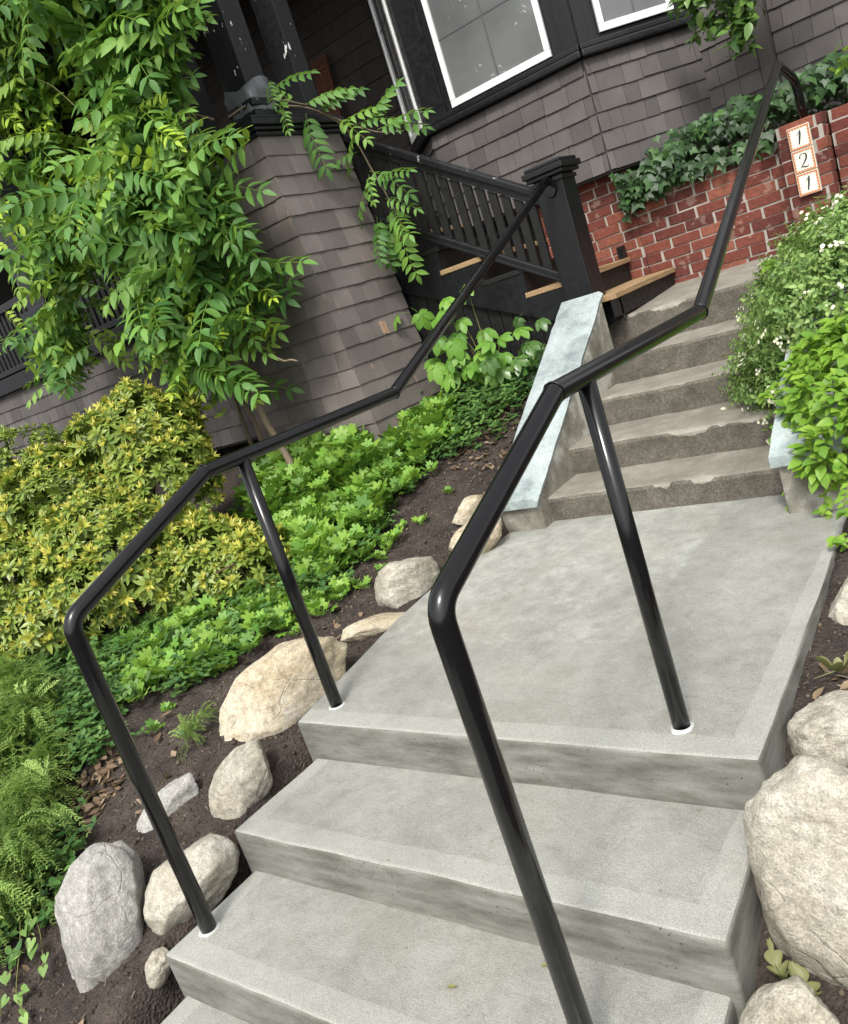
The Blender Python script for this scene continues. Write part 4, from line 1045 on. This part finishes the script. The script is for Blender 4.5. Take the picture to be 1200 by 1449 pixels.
# ---- juniper
def spray(seed):
    r = random.Random(seed); b = LB(); L = .17
    for k in range(5):
        a0 = r.uniform(-.7, .7); P = [Vector((L * t * math.cos(a0), L * t * math.sin(a0) + .01 * math.sin(t * 4 + k), .05 * t * (1 - t) * 3 - .02 * t + .015 * k)) for t in (0, .25, .5, .75, 1.)]
        b.stem(P, .0016, .35)
        for i in range(15):
            t = .08 + .92 * i / 14; j = min(3, int(t * 4)); p = P[j].lerp(P[j + 1], t * 4 - j)
            for s_ in (-1, 1):
                a = a0 + s_ * r.uniform(.45, .9); b.leaf(p, (math.cos(a), math.sin(a), r.uniform(-.1, .5)), (0, 0, 1), r.uniform(.018, .036) * (1.1 - .5 * t), .0062, [(0, .7), (.5, 1), (1, .1)], .3, .1, r.uniform(0, .3) + .35 * t)
    return b
JUN = [spray(i) for i in range(4)]
jn = thing('juniper_shrub', 'low feathery yellow green juniper sprawling over the dark soil', 'shrub')
JP = [(-2.787, .12), (-1.85, -.02), (-1.4, -.25), (-1.0, -.52), (-.86, -.69), (-.82, -.989), (-1.7, -.9)]
mats = []
for x, y in poly_pts(JP, 720):
    h = .10 + .13 * (noise.noise(Vector((x * 2.5, y * 2.5, 5))) + .5); d = Vector((random.gauss(.55, .5), random.gauss(-.5, .4), random.gauss(.25, .25)))
    z_ = Vector((0, 0, 1)) + rv(.25); d.normalize(); z_ = (z_ - d * z_.dot(d)).normalized(); s = random.uniform(.7, 1.15)
    m4 = Matrix((d * s, z_.cross(d) * s, z_ * s)).transposed().to_4x4(); m4.translation = (x, y, GN(x, y) + random.random() ** .6 * max(.04, h)); mats.append(m4)
scatter(jn, 'spray', JUN, mats, 'juniper', 300)
for k in range(10):
    x, y = poly_pts(JP, 1)[0]; vstem([(-1.6, -.3, GN(-1.6, -.3) - .02), ((x - 1.6) / 2, (y - .3) / 2, GN((x - 1.6) / 2, (y - .3) / 2) + .06), (x, y, GN(x, y) + .06)], .01, .004, jn, 'stem_brown', 'branch', 5)
jl = thing('juniper_seedling', 'small juniper sprig standing alone in bare soil above flat stone', 'plant')
mats = [frame((-.63 + random.gauss(0, .025), -.05 + random.gauss(0, .04), GN(-.63, -.05) + .02 + random.random() * .05), rv() + Vector((0, -.3, 1.2)), s=random.uniform(.4, .6)) for k in range(14)]
scatter(jl, 'spray', JUN, mats, 'juniper')

# ---- ivy in the planter
def ivy_leaf(seed):
    r = random.Random(seed); b = LB(); L = .078
    pts = []
    for a, rr in ((-2.5, .55), (-2.0, .62), (-1.35, .95), (-.95, .62), (-.45, .75), (0, 1.35), (.45, .75), (.95, .62), (1.35, .95), (2.0, .62), (2.5, .55)):
        q = rr * L * .62; pts.append(Vector((math.cos(a) * q, math.sin(a) * q, -q * q * 3 + r.uniform(-.003, .003))))
    b.fan((0, 0, .004), pts, r.uniform(0, .1)); return b
IVY = [ivy_leaf(i) for i in range(4)]
iv = thing('ivy_plant', 'dark glossy ivy spilling over the top of the brick planter', 'ivy')
mats = []
while len(mats) < 1150:
    x = random.uniform(-.02, 1.9); top = 1.92 + .06 * noise.noise(Vector((x * 4, 0, 1))) - (.0 if x > .1 else .08)
    y = random.uniform(4.2, 4.75) if x < 1.05 else random.uniform(4.35, 4.8); hz = 1.5 + (top - 1.5) * (1 - ((y - 4.48) / .34) ** 2) * random.uniform(.55, 1.)
    if x < .45 and random.random() < .55: y = random.uniform(4.17, 4.3); hz = random.uniform(1.40 + .45 * x, 1.74)
    elif y < 4.31: hz = random.uniform(1.53, 1.64)
    mats.append(frame((x, y, hz), Vector((.45, -1.0, .65)) + rv(.45), Vector((random.gauss(.2, .6), -.3, -.8)), random.uniform(.6, 1.15)))
scatter(iv, 'leaf', IVY, mats, 'ivy', 300)
vstem([(.05, 4.38, 1.5), (.1, 4.25, 1.56), (.12, 4.24, 1.48)], .005, .003, iv, 'stem_brown'); vstem([(.4, 4.45, 1.5), (.6, 4.4, 1.62), (1.0, 4.4, 1.66)], .005, .003, iv, 'stem_brown')

# ---- palmate plant by the stairs
def palm_leaf(seed):
    r = random.Random(seed); b = LB()
    b.stem([(-.09, 0, -.05), (-.04, 0, -.01), (0, 0, 0)], .002, .2)
    for i, a in enumerate((-1.5, -.75, 0, .75, 1.5)):
        L = (.085, .12, .135, .12, .085)[i] * r.uniform(.9, 1.08); b.leaf((0, 0, 0), (math.cos(a), math.sin(a), -.25 + r.uniform(-.1, .1)), (0, 0, 1), L, L * .52, OBOV if i in (1, 2, 3) else OVATE, .22, .3, r.uniform(0, .08))
    return b
PAL = [palm_leaf(i) for i in range(4)]
pa = thing('leafy_plant', 'bright green plant with hand shaped leaves in front of the black stair skirt', 'plant')
mats = []
for k in range(46):
    t = random.random(); p = Vector((-.80 + random.gauss(0, .19), 2.98 + random.gauss(0, .09), .88 + random.gauss(0, .16)))
    p.z = max(p.z, .66)
    d = Vector((p.x + .75 + random.gauss(.1, .25), -.35 + random.gauss(0, .2), random.gauss(-.25, .2))); d.normalize(); z_ = Vector((.25, -.55, .9)) + rv(.15); z_ = (z_ - d * z_.dot(d)).normalized()
    s = random.uniform(.75, 1.05); m4 = Matrix((d * s, z_.cross(d) * s, z_ * s)).transposed().to_4x4(); m4.translation = p; mats.append(m4)
    if k % 3 == 0: vstem([(-.72 + random.gauss(0, .05), 3.05, .5), (p.x * .6 - .72 * .4, 3.03, p.z - .15), p], .004, .002, pa, 'stem_green', 'stem', 5)
scatter(pa, 'leaf', PAL, mats, 'palmate')
pa2 = thing('leafy_plant', 'dark leaved creeper tucked between stair skirt and bluestone coping', 'plant')
mats = []
for k in range(34):
    p = Vector((-.36 + random.gauss(0, .10), 3.02 + random.gauss(0, .12), .76 + random.gauss(0, .10))); d = Vector((random.gauss(0, .6), -.4, random.gauss(-.3, .3))).normalized(); z_ = Vector((.25, -.6, .8)); z_ = (z_ - d * z_.dot(d)).normalized()
    s = random.uniform(.6, .85); m4 = Matrix((d * s, z_.cross(d) * s, z_ * s)).transposed().to_4x4(); m4.translation = p; mats.append(m4)
scatter(pa2, 'leaf', PAL, mats, 'rhodo')
vstem([(-.36, 3.05, .5), (-.37, 3.02, .7), (-.33, 3.0, .85)], .004, .002, pa2, 'stem_green')

# ---- flowering bush on the right
def sprig(seed):
    r = random.Random(seed); b = LB(); P = [Vector((0, 0, .02 * i)) + Vector((math.sin(seed + i) * .004, math.cos(i * 2 + seed) * .004, 0)) for i in range(6)]
    b.stem(P, .001, .3)
    for i, p in enumerate(P):
        for s_ in range(2):
            a = i * 2.4 + s_ * math.pi + r.uniform(-.3, .3); b.leaf(p, (math.cos(a), math.sin(a), .45), (0, 0, 1), r.uniform(.016, .027), .013, OVATE, .25, .15, r.uniform(0, .55))
    return b
SPR = [sprig(i) for i in range(5)]
fb = thing('flowering_bush', 'bushy shrub with tiny white blossoms overhanging the old concrete steps', 'bush')
LF = [((1.34, 2.95, .60), .28), ((1.50, 3.05, .74), .31), ((1.25, 2.55, .40), .20), ((1.55, 2.80, .52), .36), ((1.82, 3.05, .72), .40), ((1.38, 2.45, .36), .24), ((1.48, 2.38, .66), .21), ((1.62, 2.45, .74), .25)]
pts = lump_points(LF, 3900, -.7)
joined('foliage', SPR, [frame(p - v * .05 * random.random(), v + rv(.55) + Vector((0, 0, .3)), s=random.uniform(.8, 1.5)) for p, v in pts], 'bushleaf', fb)
fl = LB()
for i in range(5):
    a = i * 1.257; fl.leaf((0, 0, 0), (math.cos(a), math.sin(a), .3), (0, 0, 1), .0085, .007, OVATE, .1, .1, 0)
fm = [frame(p + v * random.uniform(.07, .13), v + rv(.3), s=random.uniform(.8, 1.5)) for p, v in random.sample(pts, 420)]
joined('blossoms', [fl], [q @ Matrix.Translation(rv(.011)) for q in fm for _ in range(4)], 'petal', fb)
for k in range(14):
    p, v = random.choice(pts); vstem([(1.75, 2.95, .3), (Vector((1.7, 2.95, .45)) + p) / 2 + rv(.05), p + v * .05], .008, .002, fb, 'stem_brown', 'branch', 5)
vstem([(1.4, 2.7, .95), (1.33, 2.72, .85), (1.3, 2.7, .7), (1.32, 2.68, .6)], .003, .0025, fb, 'bark', 'dry_twig', 5)

def broad(seed, L=.052, k=.66):
    r = random.Random(seed); b = LB(); b.stem([(-.02, 0, -.006), (0, 0, 0)], .001, .2); b.leaf((0, 0, 0), (1, 0, 0), (0, 0, 1), L, L * k, OVATE, .2, r.uniform(.15, .35), r.uniform(0, .15)); return b
BRO = [broad(i) for i in range(5)]
lb = thing('lime_bush', 'lime green broad leaved bush spilling over the right hand cheek wall', 'bush')
mats = []
LL = [((1.56, 2.02, .50), .16), ((1.55, 1.84, .40), .15), ((1.70, 2.05, .52), .20), ((1.70, 1.75, .33), .20), ((1.60, 1.62, .26), .12)]
for p, v in [(p - v * max(0, random.gauss(.02, .05)), v) for p, v in lump_points(LL, 1900, -.8)]:
    d = v * .6 + rv(.45) + Vector((-.15, -.25, -.25)); z_ = Vector((.1, -.3, .9)) + rv(.25); mats.append(None); d.normalize(); z_ = (z_ - d * z_.dot(d)).normalized(); s = random.uniform(.7, 1.25)
    m4 = Matrix((d * s, z_.cross(d) * s, z_ * s)).transposed().to_4x4(); m4.translation = p; mats[-1] = m4
tips = [[(1.6, 1.9, .25), (1.45, 1.80, .22), (1.40, 1.72, .12), (1.385, 1.7, .02)], [(1.6, 2.0, .35), (1.42, 1.9, .4), (1.36, 1.85, .34), (1.34, 1.82, .25)], [(1.7, 1.7, .2), (1.56, 1.6, .12), (1.53, 1.56, .0)], [(1.6, 2.15, .45), (1.36, 2.1, .48), (1.27, 2.05, .44)], [(1.75, 1.55, .25), (1.68, 1.4, .2), (1.66, 1.32, .12)], [(1.7, 1.2, -.1), (1.66, 1.25, .05), (1.63, 1.22, .06)]]
for tpp in tips:
    vstem(tpp, .003, .0015, lb, 'stem_green', 'branch', 5); P = spline(tpp, 5)
    for i, p in enumerate(P):
        for s_ in (-1, 1):
            d = Vector((s_ * .6 + random.gauss(0, .3), -.4, random.gauss(-.2, .3))).normalized(); z_ = Vector((0, -.4, .9)); z_ = (z_ - d * z_.dot(d)).normalized(); s = random.uniform(.55, .95)
            m4 = Matrix((d * s, z_.cross(d) * s, z_ * s)).transposed().to_4x4(); m4.translation = p; mats.append(m4)
scatter(lb, 'leaf', BRO, mats, 'limeleaf', 300)
for c, r in LL: vstem([(1.85, 2.0, -.05), (Vector((1.85, 2.0, .1)) + Vector(c)) / 2, c], .008, .004, lb, 'stem_brown', 'branch', 5)
# sprig with big pale leaves sticking out of the flowering bush
sp = thing('leaf_shoot', 'pale yellow green shoot poking out of the flowering bush by the bricks', 'shoot')
PX = [broad(30 + i, .11, .55) for i in range(3)]
mats = []
for d in ((-.7, -.3, .1), (-.4, -.5, -.1), (.2, -.6, .0), (.6, -.3, .1), (.1, -.5, -.4), (.5, -.4, -.3)):
    d = Vector(d).normalized(); z_ = Vector((.1, -.4, .9)); z_ = (z_ - d * z_.dot(d)).normalized(); s = random.uniform(.8, 1.1); m4 = Matrix((d * s, z_.cross(d) * s, z_ * s)).transposed().to_4x4(); m4.translation = Vector((1.22, 2.95, .93)); mats.append(m4)
scatter(sp, 'leaf', PX, mats, 'limeleaf'); vstem([(1.45, 3.0, .7), (1.32, 2.98, .88), (1.22, 2.95, .93)], .004, .002, sp, 'stem_green')

# ---- glossy branch hanging in at the top right, and lime shoot
rb = thing('overhanging_branch', 'glossy oval leaved branch hanging in front of the shingles beside bay', 'branch')
GL = [broad(50 + i, .10, .5) for i in range(4)]
RB = [[(1.5, 4.35, 2.85), (1.2, 4.4, 2.62), (.95, 4.42, 2.45), (.72, 4.4, 2.38)], [(1.2, 4.4, 2.62), (.95, 4.35, 2.6), (.70, 4.32, 2.55)], [(1.1, 4.42, 2.55), (1.0, 4.4, 2.35), (.93, 4.4, 2.22)], [(1.5, 4.35, 2.85), (1.1, 4.3, 2.75), (.85, 4.3, 2.65), (.66, 4.3, 2.60)], [(1.5, 4.35, 2.85), (1.5, 4.3, 2.6), (1.53, 4.28, 2.42)]]
mats = []
for tpp in RB:
    vstem(tpp, .007, .002, rb, 'bark', 'branch', 5); P = spline(tpp, 9)
    for p in P[6:]:
        for _ in range(7):
            d = rv(.6) + Vector((-.3, -.3, -.1)); d.normalize(); z_ = Vector((.1, -.5, .8)) + rv(.3); z_ = (z_ - d * z_.dot(d)).normalized(); s = random.uniform(.7, 1.15); m4 = Matrix((d * s, z_.cross(d) * s, z_ * s)).transposed().to_4x4(); m4.translation = p + rv(.04); mats.append(m4)
scatter(rb, 'leaf', GL, mats, 'rhodo')
ls = thing('overhanging_shoot', 'bright lime shoot reaching past the brick pier top', 'shoot')
vstem([(1.95, 3.7, 1.4), (1.75, 3.85, 1.68), (1.58, 3.92, 1.84)], .006, .003, ls, 'stem_green')
mats = []
for k in range(16):
    p = Vector((1.575 + random.gauss(0, .05), 3.92, 1.83 + random.gauss(0, .05))); d = rv(.6) + Vector((-.2, -.4, .1)); d.normalize(); z_ = Vector((0, -.6, .8)); z_ = (z_ - d * z_.dot(d)).normalized(); s = random.uniform(.7, 1.); m4 = Matrix((d * s, z_.cross(d) * s, z_ * s)).transposed().to_4x4(); m4.translation = p; mats.append(m4)
scatter(ls, 'leaf', GL, mats, 'limeleaf')

# ---- bindweed by the large grey boulder
def heart(seed):
    r = random.Random(seed); b = LB(); L = .026; pts = []
    for a, q in ((-2.75, .55), (-2.3, .8), (-1.6, .75), (-.9, .72), (-.4, .85), (0, 1.25), (.4, .85), (.9, .72), (1.6, .75), (2.3, .8), (2.75, .55)): pts.append(Vector((math.cos(a) * q * L, math.sin(a) * q * L, -((q * L) ** 2) * 4 + .006 * abs(math.sin(a)))))
    b.fan((0, 0, 0), pts, r.uniform(0, .15)); return b
HRT = [heart(i) for i in range(4)]
bw = thing('bindweed', 'trailing bindweed with heart shaped leaves on soil beside the grey boulder', 'vine')
mats = []
for tpp in ([(-.95, -.70, .14), (-.78, -.80, .10), (-.66, -.86, .05), (-.55, -.93, .03)], [(-.9, -.75, .16), (-.72, -.9, .08), (-.6, -1.02, .03), (-.48, -1.04, .02)], [(-.95, -.85, .08), (-.78, -.98, .05), (-.62, -1.08, .02)]):
    tpp = [(x, y, G(x, y) + h) for x, y, h in tpp]; vstem(tpp, .0022, .0013, bw, 'stem_green', 'stem', 5)
    for p in spline(tpp, 6)[::2]: mats.append(frame(p + Vector((random.gauss(0, .02), random.gauss(0, .02), .015)), Vector((.35, -.55, 1)) + rv(.3), Vector((.4, -.6, -.3)) + rv(.3), random.uniform(.6, 1.15)))
scatter(bw, 'leaf', HRT, mats, 'bushleaf')

# ---- soil crumbs, dead leaves
def crumb(seed):
    r = random.Random(seed); b = LB(); q = [Vector((r.uniform(.5, 1) * s_[0], r.uniform(.5, 1) * s_[1], r.uniform(.5, 1) * s_[2])) for s_ in ((1, 0, 0), (-1, 0, 0), (0, 1, 0), (0, -1, 0), (0, 0, 1), (0, 0, -1))]
    b.V = q; b.T = [0] * 6; b.F = [(0, 2, 4), (2, 1, 4), (1, 3, 4), (3, 0, 4), (2, 0, 5), (1, 2, 5), (3, 1, 5), (0, 3, 5)]; return b
CRU = [crumb(i) for i in range(6)]
SL = [(-1.3, -1.15), (.06, -1.15), (-.02, 0), (-.1, 1.8), (-.3, 3.1), (-1.0, 2.0), (-.95, 1.0), (-.9, .3)]
SR = [(1.69, -.9), (2.3, -.9), (2.3, 1.6), (1.63, 1.6)]
cm = []
for P, n in ((SL, 9000), (SR, 4200)):
    for x, y in poly_pts(P, n):
        s = random.lognormvariate(-5.35, .5); cm.append(frame((x, y, GN(x, y) + s * .2), rv(), s=min(.016, s)))
tag(joined('soil_crumbs', CRU, cm, 'chip'), 'dark crumbly soil clods and bark bits covering the bare beds', 'soil crumbs')
cl = []
for x, y in poly_pts(SL, 700) + poly_pts(SR, 260): cl.append(frame((x, y, GN(x, y) + .003), Vector((0, 0, 1)) + rv(.3), s=random.uniform(.25, .6)))
STK = LB(); STK.leaf((-.02, 0, 0), (1, 0, .05), (0, 0, 1), .05, .006, [(0, .6), (.5, 1), (1, .5)], .3, .1, .6)
tag(joined('wood_chips', [STK], cl, 'chip'), 'pale splinters and wood chips strewn over the soil', 'wood chips')
DL = LB(); DL.leaf((-.03, 0, .004), (1, 0, .1), (0, 0, 1), .06, .03, OVATE, .5, -.3, 0)
DL2 = LB(); DL2.leaf((-.03, 0, .004), (1, .1, .2), (.3, 0, 1), .055, .036, OBOV, -.4, .4, 0)
dm = []
for P, n in (([(-1.221, -.389), (-1.152, -.136), (-.902, -.204), (-.867, -.481)], 130), ([(-.75, 2.2), (-.25, 2.2), (-.25, 3.0), (-.6, 2.9)], 150), ([(-1.1, .6), (-.55, .7), (-.5, 1.2), (-1.0, 1.3)], 20), ([(1.69, .3), (2.1, .3), (2.1, .65), (1.72, .65)], 40), ([(1.695, -.66), (1.75, -.66), (1.75, -.5), (1.695, -.5)], 22), ([(-.1, -.5), (0.0, -.5), (.0, .1), (-.08, .1)], 10), (SL, 60)):
    for x, y in poly_pts(P, n): dm.append(frame((x, y, GN(x, y) + .008), Vector((0, 0, 1)) + rv(.35), s=random.uniform(.5, 1.05)))
tag(joined('leaf_litter', [DL, DL2], dm, 'dead'), 'dry brown fallen leaves lying in drifts on the bed', 'leaf litter')
# oak leaves: lobed, curled
def oak(name, label, loc, rotz, s, curl, mat='oak'):
    n = 33; V = []
    for i in range(n):
        t = i / (n - 1); env = .008 + .036 * math.sin(min(1, t * 1.05) * math.pi) ** .8
        wl = env * (.22 + .78 * abs(math.sin(math.pi * 3.5 * t + .3)) ** .6); wr = env * (.22 + .78 * abs(math.sin(math.pi * 3.5 * t - .25)) ** .6)
        z = curl * (t - .5) ** 2 * .16 + .01; V += [(t * .15 - .075 + wl * .35, -wl, z + curl * wl * .55), (t * .15 - .075, 0, z - .004), (t * .15 - .075 + wr * .35, wr, z + curl * wr * .3)]
    Fc = []
    for i in range(n - 1): a = i * 3; Fc += [(a, a + 3, a + 4, a + 1), (a + 1, a + 4, a + 5, a + 2)]
    V0 = len(V); P, F2 = tube_arrays([(-.11, 0, .012), (-.07, 0, .012), (.07, 0, .014)], .0016, 5); V += P; Fc += [tuple(i + V0 for i in f) for f in F2]
    o = mesh_obj(name, V, Fc, mat, None, True); o.location = (loc[0], loc[1], loc[2]); o.rotation_euler = (.1, -.15, rotz); o.scale = (s * .8, s * .7, s * 1.3)
    tag(o, label, 'leaf', 'fallen oak leaves'); return o
oak('oak_leaf', 'pale green fallen oak leaf curled over a stone by the landing', (1.775, .46, GN(1.775, .46) + .03), .5, .85, 1.6)
oak('oak_leaf', 'yellow green oak leaf lying between the two speckled boulders', (1.80, -.36, GN(1.80, -.36) + .05), -.9, .9, .8)
oak('oak_leaf', 'fallen oak leaf with its tip on the pale angular boulder', (1.73, -.33, GN(1.73, -.33) + .05), 2.2, .75, 1.2)
oak('oak_leaf', 'light brown oak leaf lying on periwinkle beside the bare soil', (-.88, .86, GN(-.88, .86) + .03), .3, .7, 1.0, 'dead')
for i, (x, y, z, lb_) in enumerate(((1.02, -.60, -.306, 'small green leaf scrap lying on the lower tread'), (1.22, -.47, -.306, 'tiny green leaf scrap at the foot of the middle riser'))):
    b = LB(); b.leaf((-.015, 0, .002), (1, .2, .05), (0, 0, 1), .032, .012, OVATE, .4, -.1, .2); o = bpy.data.objects.new('leaf_scrap', b.mesh('leaf_scrap', 'oak')); link(o); o.location = (x, y, z + .001); tag(o, lb_, 'leaf')
